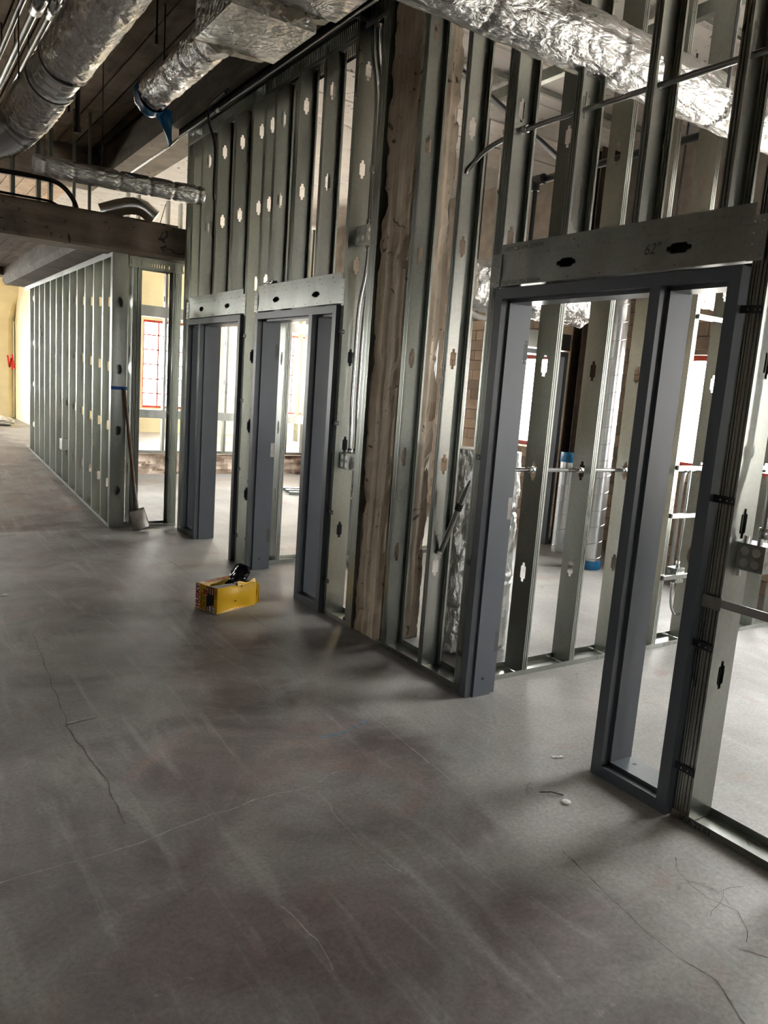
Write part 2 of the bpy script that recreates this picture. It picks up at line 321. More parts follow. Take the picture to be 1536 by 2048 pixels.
def slotted_track(parent, p0, p1, nrm, z_top, depth=0.13, width=0.156, name='slotted_track'):
    m = MB(); p0 = Vector(p0); p1 = Vector(p1); d = (p1 - p0); L = d.length; d.normalize(); w = Vector(nrm)
    Z = Vector((0, 0, 1)); T = 0.0016
    m.obox(p0 + Z * (z_top - T), d * L, w * width, Z * T)
    for s in (0, 1):
        o = p0 + w * (width * s)
        m.obox(o + Z * (z_top - 0.03), d * L, w * T, Z * 0.03); m.obox(o + Z * (z_top - depth), d * L, w * T, Z * 0.025)
        k = 0.0
        while k < L - 0.012:
            m.obox(o + d * k + Z * (z_top - depth + 0.025), d * 0.017, w * T, Z * (depth - 0.055)); k += 0.0254
    return m.build(name, 'galv', parent)

# ================================================================== SETTING
def ramp_z(y): return 0.0 if y < 8.03 else min(0.322, (y - 8.03) * 0.0622)
floor = empty('floor', (0, 0, 0), 'worn grey concrete floor with brown stains and hairline cracks', kind='structure')
m = MB()
m.box(-4, 6.9, -6, 8.03, -0.2, 0); m.box(2.1, 6.9, 8.03, 12.39, -0.2, 0)
m.build('floor_slab', 'floor', floor)
m = MB(); m.add([(-4, 8.03, 0), (2.1, 8.03, 0), (2.1, 13.2, 0.322), (-4, 13.2, 0.322), (2.1, 8.03, -0.2), (2.1, 13.2, -0.2)], [(0, 1, 2, 3), (1, 4, 5, 2)])
m.box(-4, 2.1, 13.2, 26, 0.1, 0.322); m.box(2.1, 11, 12.39, 26, 0.05, 0.31)
m.build('ramp', 'floor', floor)
# rough broken edge of the raised slab
m = MB(); ny, nz = 80, 8
for i in range(ny + 1):
    x = 2.16 + (6.85 - 2.16) * i / ny
    for j in range(nz + 1):
        z = 0.33 * j / nz; p = Vector((x * 3.1, 4.2, z * 7))
        m.v.append((x, 12.39 - 0.05 - 0.07 * noise.fractal(p, 0.9, 2.1, 4) - 0.03 * (1 - j / nz), z))
for i in range(ny):
    for j in range(nz): a = i * (nz + 1) + j; m.f.append((a, a + nz + 1, a + nz + 2, a + 1))
m.add([(2.16, 12.3, 0.329), (6.85, 12.3, 0.329), (6.85, 12.6, 0.329), (2.16, 12.6, 0.329)], [(0, 1, 2, 3)])
m.build('broken_slab_edge', 'plinth', floor)
def strip(pts, w, mat, name, z=0.0012, jag=0.6, parent=floor):
    P = [Vector((p[0], p[1], 0)) for p in pts]; Q = [P[0]]
    for a, b_ in zip(P, P[1:]):
        k = max(2, int((b_ - a).length / 0.03))
        for i in range(1, k + 1): Q.append(a.lerp(b_, i / k))
    mm_ = MB()
    for i, p in enumerate(Q):
        d = (Q[min(i + 1, len(Q) - 1)] - Q[max(0, i - 1)]).normalized(); s_ = Vector((-d.y, d.x, 0))
        off = s_ * (noise.noise(p * 9) * 0.02 * jag + noise.noise(p * 40) * 0.006 * jag); ww = w * (0.25 + 1.2 * abs(noise.noise(p * 13 + Vector((5, 1, 0)))))
        mm_.v += [tuple(p + off + s_ * ww + Vector((0, 0, z))), tuple(p + off - s_ * ww + Vector((0, 0, z)))]
    mm_.f = [(2 * i, 2 * i + 1, 2 * i + 3, 2 * i + 2) for i in range(len(Q) - 1)]
    return mm_.build(name, mat, parent)
strip([(0.0, 2.43), (0.33, 2.451), (0.62, 2.456), (0.89, 2.49), (1.23, 2.538), (1.5, 2.545), (1.62, 2.60)], 0.0032, 'crack', 'crack', jag=1.0)
strip([(0.77, 4.9), (0.765, 4.7), (0.70, 3.5), (0.735, 2.94), (0.72, 2.6)], 0.0028, 'joint', 'crack', jag=0.5)
strip([(2.139, 6.6), (2.141, 5.9)], 0.003, 'joint', 'crack', jag=0.1); strip([(2.152, 4.83), (2.157, 4.5), (2.25, 4.32)], 0.003, 'joint', 'crack', jag=0.2)
strip([(1.68, 4.1), (1.70, 3.5), (1.71, 3.3)], 0.003, 'crack', 'crack', jag=0.3)
strip([(2.07, 3.2), (2.0, 1.96), (1.99, 1.75)], 0.003, 'crack', 'crack', jag=0.4); strip([(2.07, 1.72), (1.99, 1.27), (2.0, 1.05), (1.93, 0.9)], 0.0025, 'joint', 'crack', jag=0.6)
strip([(1.45, 2.42), (1.43, 2.1), (1.47, 1.9)], 0.003, 'crack', 'crack', jag=0.8); strip([(2.42, 1.5), (2.33, 1.36), (2.36, 1.2), (2.24, 1.1)], 0.002, 'joint', 'crack', jag=1.2)
strip([(1.02, 1.95), (1.06, 1.75), (1.04, 1.62)], 0.0035, 'crack', 'crack', jag=0.7)
strip([(2.25, 1.22), (2.42, 1.3), (2.5, 1.27)], 0.0018, 'joint', 'crack', jag=1.2); strip([(2.2, 1.1), (2.3, 0.95), (2.25, 0.8)], 0.005, 'crack', 'crack', jag=1.3)
strip([(1.70, 2.90), (1.83, 2.91), (2.0, 2.96)], 0.016, 'bluechalk', 'paint_mark', jag=0.6)
strip([(0.70, 3.53), (0.85, 3.555)], 0.013, 'palemark', 'paint_mark', jag=0.2)

# ceiling of the corridor: board-formed, every board proud or recessed a little
ceiling = empty('ceiling', (0, 0, 4.4), 'dark board-formed concrete ceiling above the ducts', kind='structure')
x = -4.0; i = 0
while x < 2.5:
    w = 0.2 + 0.02 * math.sin(i * 2.3); dz = 0.006 * math.sin(i * 5.1)
    MB().box(x + 0.008, x + w - 0.008, -6, 10.85, 4.4 + dz, 4.46).build('board', 'ceil', ceiling); x += w; i += 1
MB().box(-4, 2.5, -6, 10.85, 4.45, 4.6).build('slab', 'joint', ceiling)
MB().box(2.5, 7.15, -6, 26, 4.35, 4.6).build('slab', 'soffit', ceiling)
for k in range(14):
    y = -1.2 + k * 0.62
    MB().box(3.0, 6.85, y, y + 0.575, 4.335, 4.352).build('board', 'soffit', ceiling)
x = -4.0; i = 0
while x < 2.5:
    MB().box(x + 0.005, x + 0.215, 11.15, 26, 4.33, 4.4).build('board', 'block', ceiling); x += 0.22
MB().box(-4, 2.5, 11.15, 26, 4.35, 4.6).build('slab', 'soffit', ceiling)
tag(MB().box(2.5, 2.98, -6, 11.2, 4.03, 4.4).build('beam', 'beam'), 'dark concrete beam running along the top of the stud wall', kind='structure')
tag(MB().box(-4, 2.5, 10.85, 11.15, 3.95, 4.5).build('beam', 'beam'), 'dark cross beam behind the foil duct under the ceiling', kind='structure')
# low beam and slab over the far corridor
def chamfer_beam(name, prof, ext, mat, label):
    return tag(MB().prism(prof, ext).build(name, mat), label, kind='structure')
chamfer_beam('beam', [(-4, 7.9, 2.80), (-4, 7.93, 2.775), (-4, 8.24, 2.775), (-4, 8.24, 3.085), (-4, 7.9, 3.085)], (6.75, 0, 0), 'beam', 'stained low concrete beam spanning the corridor above the shovel')
chamfer_beam('beam', [(1.70, 8.24, 2.86), (1.74, 8.24, 2.80), (2.2, 8.24, 2.80), (2.2, 8.24, 3.07), (1.70, 8.24, 3.07)], (0, 5.2, 0), 'beam', 'concrete beam above the far framed wall')
chamfer_beam('beam', [(-4, 13.3, 2.93), (1.9, 13.3, 2.93), (1.98, 13.3, 2.97), (1.98, 13.3, 3.2), (-4, 13.3, 3.2)], (0, 0.35, 0), 'beam', 'dark cross beam at the far end of the corridor')
low = empty('ceiling_low', (0, 8.24, 3.05), 'low board-formed slab over the far corridor', kind='structure')
x = -4.0
while x < 1.7:
    MB().box(x + 0.004, min(x + 0.21, 1.72), 8.24, 13.3, 3.05 + random.uniform(-0.004, 0.004), 3.08).build('board', 'ceil', low); x += 0.214
MB().box(-4, 2.7, 8.2, 13.5, 3.07, 3.16).build('slab', 'beam', low)

# outer walls with window openings -----------------------------------------------------------
def wall_with_openings(name, fixed, t0, t1, a0, a1, z0, z1, ops, axis, mat, label):
    m_ = MB(); cuts = sorted(ops); a = a0
    def bx(p, q, zz0, zz1):
        if q - p < 1e-4 or zz1 - zz0 < 1e-4: return
        if axis == 'x': m_.box(t0, t1, p, q, zz0, zz1)
        else: m_.box(p, q, t0, t1, zz0, zz1)
    for (p, q, zz0, zz1) in cuts:
        bx(a, p, z0, z1); bx(p, q, z0, zz0); bx(p, q, zz1, z1); a = q
    bx(a, a1, z0, z1)
    return m_.build(name, mat, None, 'structure', label)
WR = [(-2.2, -1.5, 0.9, 3.0), (1.25, 2.6, 0.6, 3.2), (3.5, 4.95, 1.06, 2.2), (6.55, 7.95, 1.06, 2.2), (9.3, 10.5, 0.7, 3.2), (11.4, 12.2, 0.7, 3.2)]  # first opening added out of view for more light through the doors
wall_ext = wall_with_openings('wall_exterior', 6.85, 6.87, 7.15, -6, 12.6, -0.2, 4.6, WR, 'x', 'mortar', 'clay block outer wall with red steel windows')
WB = [(-3.4, -2.4, 1.0, 2.0), (5.2, 6.2, 0.9, 2.6)]  # openings added behind the camera to fill the corridor with light
wall_with_openings('wall_behind', -6, -6.3, -6, -4, 7.15, -0.2, 4.6, WB, 'y', 'dark_wall', 'plaster wall with added windows behind the viewer')
wall_with_openings('wall_left', -4, -4.2, -4, -6.3, 26, -0.2, 4.6, [(17.0, 19.6, 0.9, 2.8)], 'x', 'dark_wall', 'plaster wall on the far side of the corridor')
WF = [(4.9, 6.35, 0.85, 2.75), (7.3, 9.0, 0.85, 2.75)]
wall_with_openings('wall_far', 17, 17.0, 17.3, 2.9, 11.2, 0, 4.6, WF, 'y', 'cream', 'cream wall with red steel windows beyond the framed rooms')
wall_with_openings('wall_far_end', 23, 23.0, 23.3, -4.2, 2.9, 0, 4.6, [(-3.6, 1.6, 1.0, 3.2)], 'y', 'cream', 'cream plaster wall at the end of the corridor')
wall_with_openings('wall_side', 11, 11.0, 11.2, 12.4, 17.3, 0, 4.6, [(12.9, 16.6, 0.9, 4.1)], 'x', 'cream', 'cream side wall of the far room')
MB().box(6.85, 11.2, 12.4, 12.6, 0.3, 4.6).build('wall_return', 'cream', None, 'structure', 'cream return wall behind the outer rooms')
MB().box(2.8, 2.95, 17.0, 23.3, 0.3, 4.6).build('wall_passage', 'cream', None, 'structure', 'cream plaster wall beside the far passage')
MB().box(2.5, 11.2, 12.6, 26, 4.4, 4.6).build('ceiling_far', 'soffit', None, 'structure', 'pale ceiling of the far room')
MB().box(-60, 80, -60, 80, -0.6, -0.5).build('ground', 'ground', None, 'structure', 'pale ground added outside the windows to bounce sunlight')  # ground added outside to bounce sun up through the windows

# clay blocks on the inner face of the outer wall, where it shows
blk = {}
def block(y, z, w, h):
    key = (round(w, 3), round(h, 3))
    o = MB().box(-0.045, 0.0, 0.004, w - 0.004, 0.004, h - 0.004)
    if key not in blk:
        b0 = o.build('block', 'block', wall_ext); blk[key] = b0; ob = b0
    else:
        ob = blk[key].copy(); COL.objects.link(ob); ob.parent = wall_ext
    ob.location = (6.87 + random.uniform(-0.004, 0.004), y, z)
def block_field(y0, y1, z0, z1):
    h = 0.132; r = int(round(z0 / h)); 
    while r * h < z1 - 0.05:
        y = y0 - (0.155 if r % 2 else 0.0)
        while y < y1 - 0.02:
            seg = [(max(y, y0), min(y + 0.31, y1))]
            for p, q, zz0, zz1 in WR:
                if r * h + h > zz0 + 0.05 and r * h < zz1 - 0.05: seg = [s_ for a, b_ in seg for s_ in ((a, min(b_, p)), (max(a, q), b_)) if s_[1] - s_[0] > 0.03]
            for a, b_ in seg:
                if b_ - a > 0.03: block(a, r * h, b_ - a, h)
            y += 0.31
        r += 1
block_field(4.02, 6.12, 0, 3.04); block_field(6.3, 8.9, 0, 3.04); block_field(3.3, 4.02, 0, 1.06); block_field(3.3, 4.02, 2.24, 2.9)

# windows: red steel sash, muntins, glass
def window(name, axis, fixed, a0, a1, z0, z1, nx, nz_, label, red='red'):
    e = empty(name, (fixed if axis == 'x' else a0, a0 if axis == 'x' else fixed, z0), label, kind='structure')
    def bx(m_, p, q, zz0, zz1, t_=0.05):
        if axis == 'x': m_.box(fixed, fixed + t_, p, q, zz0, zz1)
        else: m_.box(p, q, fixed, fixed + t_, zz0, zz1)
    fm = MB(); w = 0.05
    bx(fm, a0, a0 + w, z0, z1); bx(fm, a1 - w, a1, z0, z1); bx(fm, a0 + w, a1 - w, z0, z0 + w); bx(fm, a0 + w, a1 - w, z1 - w, z1); fm.build('window_frame', red, e)
    for i in range(1, nx):
        c = a0 + (a1 - a0) * i / nx; k = MB(); bx(k, c - 0.013, c + 0.013, z0 + w, z1 - w, 0.03); k.build('muntin', red, e)
    for j in range(1, nz_):
        c = z0 + (z1 - z0) * j / nz_; k = MB(); bx(k, a0 + w, a1 - w, c - 0.013, c + 0.013, 0.035); k.build('muntin', red, e)
    g = MB()
    if axis == 'x': g.add([(fixed + 0.02, a0, z0), (fixed + 0.02, a1, z0), (fixed + 0.02, a1, z1), (fixed + 0.02, a0, z1)], [(0, 1, 2, 3)])
    else: g.add([(a0, fixed + 0.02, z0), (a1, fixed + 0.02, z0), (a1, fixed + 0.02, z1), (a0, fixed + 0.02, z1)], [(0, 1, 2, 3)])
    g.build('pane', 'glass', e)
wl_ = ['red steel window added for more light beside the first bay', 'red steel window of the near room',
       'red steel window seen through the nearest sidelight', 'red steel window seen through the nearest door opening', 'tall red steel window of the far room', 'tall red steel window next to the raised slab']
for i, (p, q, z0, z1) in enumerate(WR):
    window('window_%d' % (i + 1), 'x', 7.0, p, q, z0, z1, 1 if i in (2, 3) else 3, 1 if i in (2, 3) else 3, wl_[i]); portal((7.18, (p + q) / 2, (z0 + z1) / 2), (-1, 0, 0), q - p, z1 - z0)
for i, (p, q, z0, z1) in enumerate(WB):
    window('window_%d' % (i + 7), 'y', -6.15, p, q, z0, z1, 3, 3, ['corridor', 'room'][i] + ' window added as fill light behind the viewer', 'red'); portal(((p + q) / 2, -6.33, (z0 + z1) / 2), (0, 1, 0), q - p, z1 - z0)
window('window_9', 'y', 17.1, *WF[0], 4, 6, 'red barred window with white light beyond the shovel'); portal((5.6, 17.35, 1.8), (0, -1, 0), 1.45, 1.9)
window('window_10', 'y', 17.1, *WF[1], 4, 4, 'red barred window seen through the middle door opening'); portal((8.15, 17.35, 1.8), (0, -1, 0), 1.7, 1.9)
window('window_11', 'x', 11.1, 12.9, 16.6, 0.9, 4.1, 5, 4, 'tall side window added to light the far cream room'); portal((11.25, 14.75, 2.5), (-1, 0, 0), 3.7, 3.2)  # side opening added as a light source for the far room
window('window_12', 'y', 23.1, -3.6, 1.6, 1.0, 3.2, 6, 3, 'wide window at the end of the corridor'); portal((-1.0, 23.35, 2.1), (0, -1, 0), 5.2, 2.2)

window('window_13', 'x', -4.1, 17.0, 19.6, 0.9, 2.8, 3, 3, 'unseen left window added to brighten the corridor end'); portal((-4.25, 18.3, 1.85), (1, 0, 0), 2.6, 1.9)  # opening added in the left wall to throw light on the far end

# concrete column in the stud wall, chipped faces
def column():
    m_ = MB(); x0, x1, y0, y1, zt = 2.70, 3.01, 3.94, 4.245, 4.03
    per = [(x0, y0), (x1, y0), (x1, y1), (x0, y1)]; pts = []
    for i in range(4):
        a, b_ = Vector((*per[i], 0)), Vector((*per[(i + 1) % 4], 0))
        for k in range(12): pts.append(a.lerp(b_, k / 12))
    n_ = len(pts); nz_ = 150; c = Vector(((x0 + x1) / 2, (y0 + y1) / 2, 0))
    for j in range(nz_ + 1):
        z = zt * j / nz_
        for i, p in enumerate(pts):
            q = Vector((p.x * 6, p.y * 6, z * 3.2)); k = i % 12
            edge = max(0.0, 1 - min(k, 12 - k) / 2.5)
            chip = max(0.0, noise.fractal(q * 1.3 + Vector((3, 0, 0)), 0.8, 2.2, 5) + 0.12) * (0.010 + 0.034 * edge)
            board = 0.003 * math.copysign(1, math.sin(i * 1.35))
            m_.v.append(tuple(p + (c - p).normalized() * (chip + board) + Vector((0, 0, z))))
    for j in range(nz_):
        for i in range(n_): i2 = (i + 1) % n_; m_.f.append((j * n_ + i, j * n_ + i2, (j + 1) * n_ + i2, (j + 1) * n_ + i))
    return m_.build('column', 'column', None, 'structure', 'chipped board-formed concrete column standing in the stud wall')
column()

# ================================================================== MAIN STUD WALL
X0, D = 2.68, 0.152
U, TW, AW = (1, 0), (0, -1), (0, 1)          # across the wall; open toward the viewer; open away
wr = empty('wall_right', (2.75, 4, 0), 'galvanised steel stud wall with three framed door openings', kind='structure')
full = [(1.613, AW, 4.35, 0.04), (1.684, TW, 4.35, 0.029), (1.20, TW, 4.35), (3.09, TW, 4.03, 0.035), (3.094, AW, 4.03, 0.035), (3.479, TW, 4.03), (3.885, TW, 4.03),
        (4.345, TW, 4.03, 0.04), (4.262, AW, 4.03, 0.04), (4.62, AW, 3.97), (6.075, TW, 3.97), (6.285, AW, 3.97), (7.745, TW, 3.97), (7.86, AW, 3.97)]
for y, v, zt, *f_ in full: stud(wr, X0, y, U, v, 0.004, zt, fl=f_[0] if f_ else 0.041)
for y in (2.66, 2.262, 1.855): stud(wr, X0, y, U, TW, 2.36, 4.35, holes=[3.02 if y < 2.5 else 2.985, 3.63])
for y in (5.88, 5.49, 5.09): stud(wr, X0, y, U, TW, 2.36, 3.95)
for y in (7.50, 7.10, 6.69): stud(wr, X0, y, U, TW, 2.36, 3.95)
for y0, y1 in ((0.6, 1.69), (3.045, 3.93), (4.25, 4.665), (6.025, 6.325), (7.705, 7.9)): track(wr, X0 - 0.001, X0 + D + 0.001, y0, y1, 0.0005)
slotted_track(wr, (X0 - 0.003, 4.62, 0), (X0 - 0.003, 7.9, 0), (1, 0, 0), 4.0)
slotted_track(wr, (X0 - 0.003, 4.28, 0), (X0 - 0.003, 4.56, 0), (1, 0, 0), 4.02)
# black steel angle under the beam
MB().box(2.60, 2.84, 4.55, 7.95, 4.0, 4.028).box(2.60, 2.606, 4.55, 7.95, 3.94, 4.028).build('edge_angle', 'black', wr)
MB().box(2.60, 3.3, 4.50, 4.56, 3.93, 4.028).build('edge_angle', 'black', wr)
def screws(parent, pts, nrm, r=0.0045, name='screw_heads'):
    m_ = MB(); nv = Vector(nrm).normalized(); a = nv.orthogonal().normalized(); b_ = nv.cross(a)
    for p in pts:
        p = Vector(p); ring = [p + r * (math.cos(k * math.pi / 3) * a + math.sin(k * math.pi / 3) * b_) for k in range(6)]
        ring2 = [p + nv * 0.003 + 0.5 * r * (math.cos(k * math.pi / 3) * a + math.sin(k * math.pi / 3) * b_) for k in range(6)]
        m_.add(ring + ring2, [(k, (k + 1) % 6, 6 + (k + 1) % 6, 6 + k) for k in range(6)] + [tuple(range(6, 12))])
    o = m_.build(name, 'galv_bright', parent); o['kind'] = 'stuff'; return o
def header(y0, y1, punches):
    h = empty('header', (X0, (y0 + y1) / 2, 2.2), parent=wr)
    # web face of the header with its punch-outs (holes lie on their side)
    m_ = MB(); xf = X0 - 0.008; z0, z1 = 2.197, 2.352; c = (z0 + z1) / 2; y = y0
    def q(a, b_):
        if b_ - a > 1e-4: m_.add([(xf, a, z0), (xf, b_, z0), (xf, b_, z1), (xf, a, z1)], [(0, 1, 2, 3)])
    for p in sorted(punches):
        q(y, p - 0.07)
        top = [(xf, p + yy, c + xx) for xx, yy in CROSS]; bot = [(xf, p + yy, c - xx) for xx, yy in CROSS]
        tp = [(xf, p + 0.07, c)] + top + [(xf, p - 0.07, c), (xf, p - 0.07, z1), (xf, p + 0.07, z1)]; bt = [(xf, p + 0.07, c)] + bot + [(xf, p - 0.07, c), (xf, p - 0.07, z0), (xf, p + 0.07, z0)]
        m_.add(tp, [tuple(range(len(tp)))]); m_.add(bt, [tuple(range(len(bt)))]); y = p + 0.07
    q(y, y1); m_.box(xf, xf + 0.05, y0, y1, z0, z0 + 0.0015); m_.box(xf, xf + 0.05, y0, y1, z1 - 0.0015, z1)
    m_.build('header_face', 'galv', h)
    MB().box(X0 + D - 0.01, X0 + D + 0.008, y0, y1, z0, z1).build('header_back', 'galv', h)
    MB().box(xf - 0.0025, xf, y0, y1, z1 - 0.027, z1 + 0.001).build('upper_lip', 'galv', h)
    MB().box(xf - 0.0025, xf, y0, y1, z0 - 0.001, z0 + 0.028).build('lower_lip', 'galv', h)
    t1 = MB().box(xf - 0.001, X0 + D, y0, y1, z1 + 0.001, z1 + 0.003).box(xf - 0.004, xf - 0.0025, y0, y1, z1 + 0.001, z1 + 0.047); t1.build('cripple_track', 'galv', h)
    pts = []
    k = y0 + 0.08
    while k < y1 - 0.03: pts += [(xf - 0.003, k, z1 - 0.013), (xf - 0.003, k + 0.05, z0 + 0.013), (xf - 0.0045, k + 0.03, z1 + 0.02)]; k += 0.19
    for ya, yb in ((y1 - 0.01, y1 + 0.055), (y0 - 0.055, y0 + 0.01)):
        MB().box(xf - 0.006, xf - 0.003, ya, yb, z0 - 0.004, z1 + 0.002).build('clip_plate', 'galv', h)
        for zz in (z0 + 0.015, z0 + 0.055, z0 + 0.095, z0 + 0.135): pts += [(xf - 0.0065, ya + 0.015, zz), (xf - 0.0065, yb - 0.015, zz)]
    screws(h, pts, (-1, 0, 0)); return h
h1 = header(1.69, 3.05, [2.60, 2.00]); h2 = header(4.66, 6.03, [5.68, 5.02]); h3 = header(6.33, 7.71, [7.35, 6.70])
text_mesh('62"', 0.062, (X0 - 0.0125, 2.165, 2.262), (0, -1, 0), (0.0, 0, 1), 'inkblack', h1, shear=0.25, wide=0.9)
text_mesh('CEST G60 SFIA 2270314', 0.026, (X0 - 0.0135, 3.02, 2.364), (0, -1, 0), (0, 0, 1), 'inkgrey', h1)
text_mesh('CEST G60 SFIA 2276314', 0.026, (X0 - 0.0118, 3.02, 2.202), (0, -1, 0), (0, 0, 1), 'inkgrey', h1)
text_mesh('SFIA 22.83', 0.033, (X0 - 0.0038, 1.655, 0.004), (0, -1, 0), (0, 0, 1), 'inkblack', wr)
text_mesh('cemco.com  CEST G60 ICC', 0.03, (X0 - 0.0038, 3.90, 0.004), (0, -1, 0), (0, 0, 1), 'inkblack', wr)

# ------------------------------------------------------------------ hollow-metal frames with sidelight
FX0, FX1 = 2.65, 2.862
def prof(t0, sgn, both=False, fw=0.051):
    d = FX1 - FX0; a = 0.045
    if not both: return [(0, 0), (fw, 0), (fw, a), (fw + 0.016, a), (fw + 0.016, d - a), (fw, d - a), (fw, d), (0, d)]
    return [(0, 0), (fw, 0), (fw, a), (fw + 0.016, a), (fw + 0.016, d - a), (fw, d - a), (fw, d), (0, d), (0, d - a), (-0.016, d - a), (-0.016, a), (0, a)]
def door_frame(name, ynear, yfar, side_near, label, extra):
    e = empty(name, (FX0, (ynear + yfar) / 2, 0), label, kind='structure')
    H = 2.18
    def jamb(y, sgn, both=False, z0=0.0, nm='jamb'):
        pts = [(FX0 + q, y + sgn * p, z0) for p, q in prof(0, 1, both)]
        if sgn < 0: pts = pts[::-1]
        return MB().prism(pts, (0, 0, H - z0 - (0.051 if both else 0))).build(nm, 'frame', e)
    jn = jamb(ynear, 1); jf = jamb(yfar, -1)
    my = ynear + 0.345 if side_near else yfar - 0.345 - 0.051
    jm = jamb(my, 1, True, nm='mullion')
    pts = [(FX0 + q, ynear + 0.051, H - p) for p, q in prof(0, 1)]
    MB().prism(pts, (0, yfar - ynear - 0.102, 0)).build('frame_head', 'frame', e)
    s0, s1 = (ynear + 0.051, my) if side_near else (my + 0.051, yfar - 0.051)
    pts = [(FX0 + q, s0, p) for p, q in prof(0, 1)][::-1]
    sill = MB().prism(pts, (0, s1 - s0, 0)).build('frame_sill', 'frame', e)
    MB().tube([(2.787, (s0 + s1) / 2 + 0.07, 0.0675), (2.787, (s0 + s1) / 2 + 0.07, 0.0682)], 0.009, 10).build('bolt_hole', 'black', sill)
    # hinges and strike on the door jambs
    yj = (yfar - 0.051) if side_near else (ynear + 0.051); sg = -1 if side_near else 1
    jj = jf if side_near else jn
    for z in (0.30, 1.05, 1.88): MB().box(FX1 - 0.044, FX1 - 0.004, yj - 0.0008, yj + 0.0008, z - 0.06, z + 0.06).build('hinge_prep', 'inkgrey' if z != 1.05 else 'galv_bright', jj)
    screws(jj, [(FX1 - 0.024 + dx, yj + sg * 0.001, z + dz) for z in (0.30, 1.88) for dx in (-0.01, 0.01) for dz in (-0.045, 0.045)], (0, sg, 0), 0.004)
    MB().tube([(FX0 + 0.105, yj + sg * 0.0162, 0.10), (FX0 + 0.105, yj + sg * 0.0168, 0.10)], 0.009, 10).build('bolt_hole', 'black', jj)
    # steel anchor straps at both outer jambs
    for z in extra:
        tl = random.uniform(-0.004, 0.01)
        for (ya, yb) in ((ynear - 0.09, ynear + 0.006), (yfar - 0.004, yfar + 0.06)):
            if yb > ynear + 0.2 and z in extra[3:]: continue
            st = MB().obox((X0 - 0.009, ya, z - 0.014), (0.002, 0, 0), (0, yb - ya, tl), (0, 0, 0.029)).build('anchor_strap', 'galv_dark', e)
            screws(st, [(X0 - 0.0095, ya + (yb - ya) * k, z + tl * k) for k in ((0.12, 0.32, 0.62) if yb < yfar - 0.2 else (0.35, 0.7))], (-1, 0, 0), 0.0045)
    return e
door_frame('door_1', 1.70, 3.042, True, 'nearest grey steel door frame with narrow sidelight, under the header marked 62', [0.217, 0.735, 1.316, 2.02])
door_frame('door_2', 4.67, 6.02, True, 'middle grey steel door frame with sidelight behind the yellow box', [0.25, 0.75, 1.38, 2.0])
door_frame('door_3', 6.335, 7.70, False, 'farthest grey steel door frame with sidelight, beside the shovel', [0.25, 0.85, 1.45, 2.0])

# ================================================================== FAR STUD WALLS
wf = empty('wall_far_corridor', (2.07, 10, 0.1), 'long galvanised stud wall standing on the sloping floor', kind='structure')
y = 8.03; k = 0
while y < 13.3:
    z = ramp_z(y)
    stud(wf, 2.0, y if k else 8.032, U, AW if k == 0 else TW, z + 0.003, 2.79, holes=[z + h for h in (0.40, 1.02, 1.64, 2.30)], shape=OVAL)
    if k == 0: stud(wf, 2.0, 8.10, U, TW, 0.006, 2.79, shape=OVAL)
    y += 0.406; k += 1
m = MB()
for s in (2.0, 2.152): m.add([(s, 8.03, 0), (s, 13.3, 0.325), (s, 13.3, 0.357), (s, 8.03, 0.034)], [(0, 1, 2, 3)])
m.add([(2.0, 8.03, 0.002), (2.152, 8.03, 0.002), (2.152, 13.3, 0.327), (2.0, 13.3, 0.327)], [(0, 1, 2, 3)]); m.build('track', 'galv', wf)
track(wf, 1.998, 2.154, 8.03, 13.3, 2.795, up=-1, h=0.06)
we = empty('wall_end', (2.4, 8.1, 0), 'short stud wall with tall opening behind the shovel', kind='structure')
stud(we, 2.20, 8.03, (0, 1), (1, 0), 0.004, 2.76); stud(we, 2.29, 8.03, (0, 1), (-1, 0), 0.004, 2.76); stud(we, 2.66, 8.03, (0, 1), (1, 0), 0.004, 2.76); stud(we, 2.658, 8.03, (0, 1), (-1, 0), 0.004, 2.76)
track(we, 2.16, 2.70, 8.03, 8.182, 0.0005, along='x'); slotted_track(we, (2.16, 8.027, 0), (2.72, 8.027, 0), (0, 1, 0), 2.77, 0.11)
# stud wall on the raised slab at the back of the room
wp = empty('wall_back', (4.5, 12.5, 0.33), 'stud wall with horizontal band standing on the raised slab edge', kind='structure')
for xx in (3.30, 3.46, 3.92, 4.12, 4.55, 4.98, 5.40, 5.80, 6.15, 6.50, 6.72): stud(wp, xx, 12.43, (0, 1), (1, 0), 0.335, 4.3, d=0.1, shape=OVAL, holes=[0.93, 1.55, 2.2, 2.8, 3.4])
for zz, hh in ((0.90, 0.135), (2.50, 0.17)): MB().box(3.28, 6.8, 12.42, 12.535, zz, zz + hh).build('band', 'galv', wp)
track(wp, 3.2, 6.85, 12.42, 12.54, 0.331, along='x')
for xx, yy in ((7.4, 15.2), (7.8, 15.2), (8.2, 15.2), (8.6, 15.2)): stud(wp, xx, yy, (0, 1), (1, 0), 0.335, 4.3, shape=OVAL)
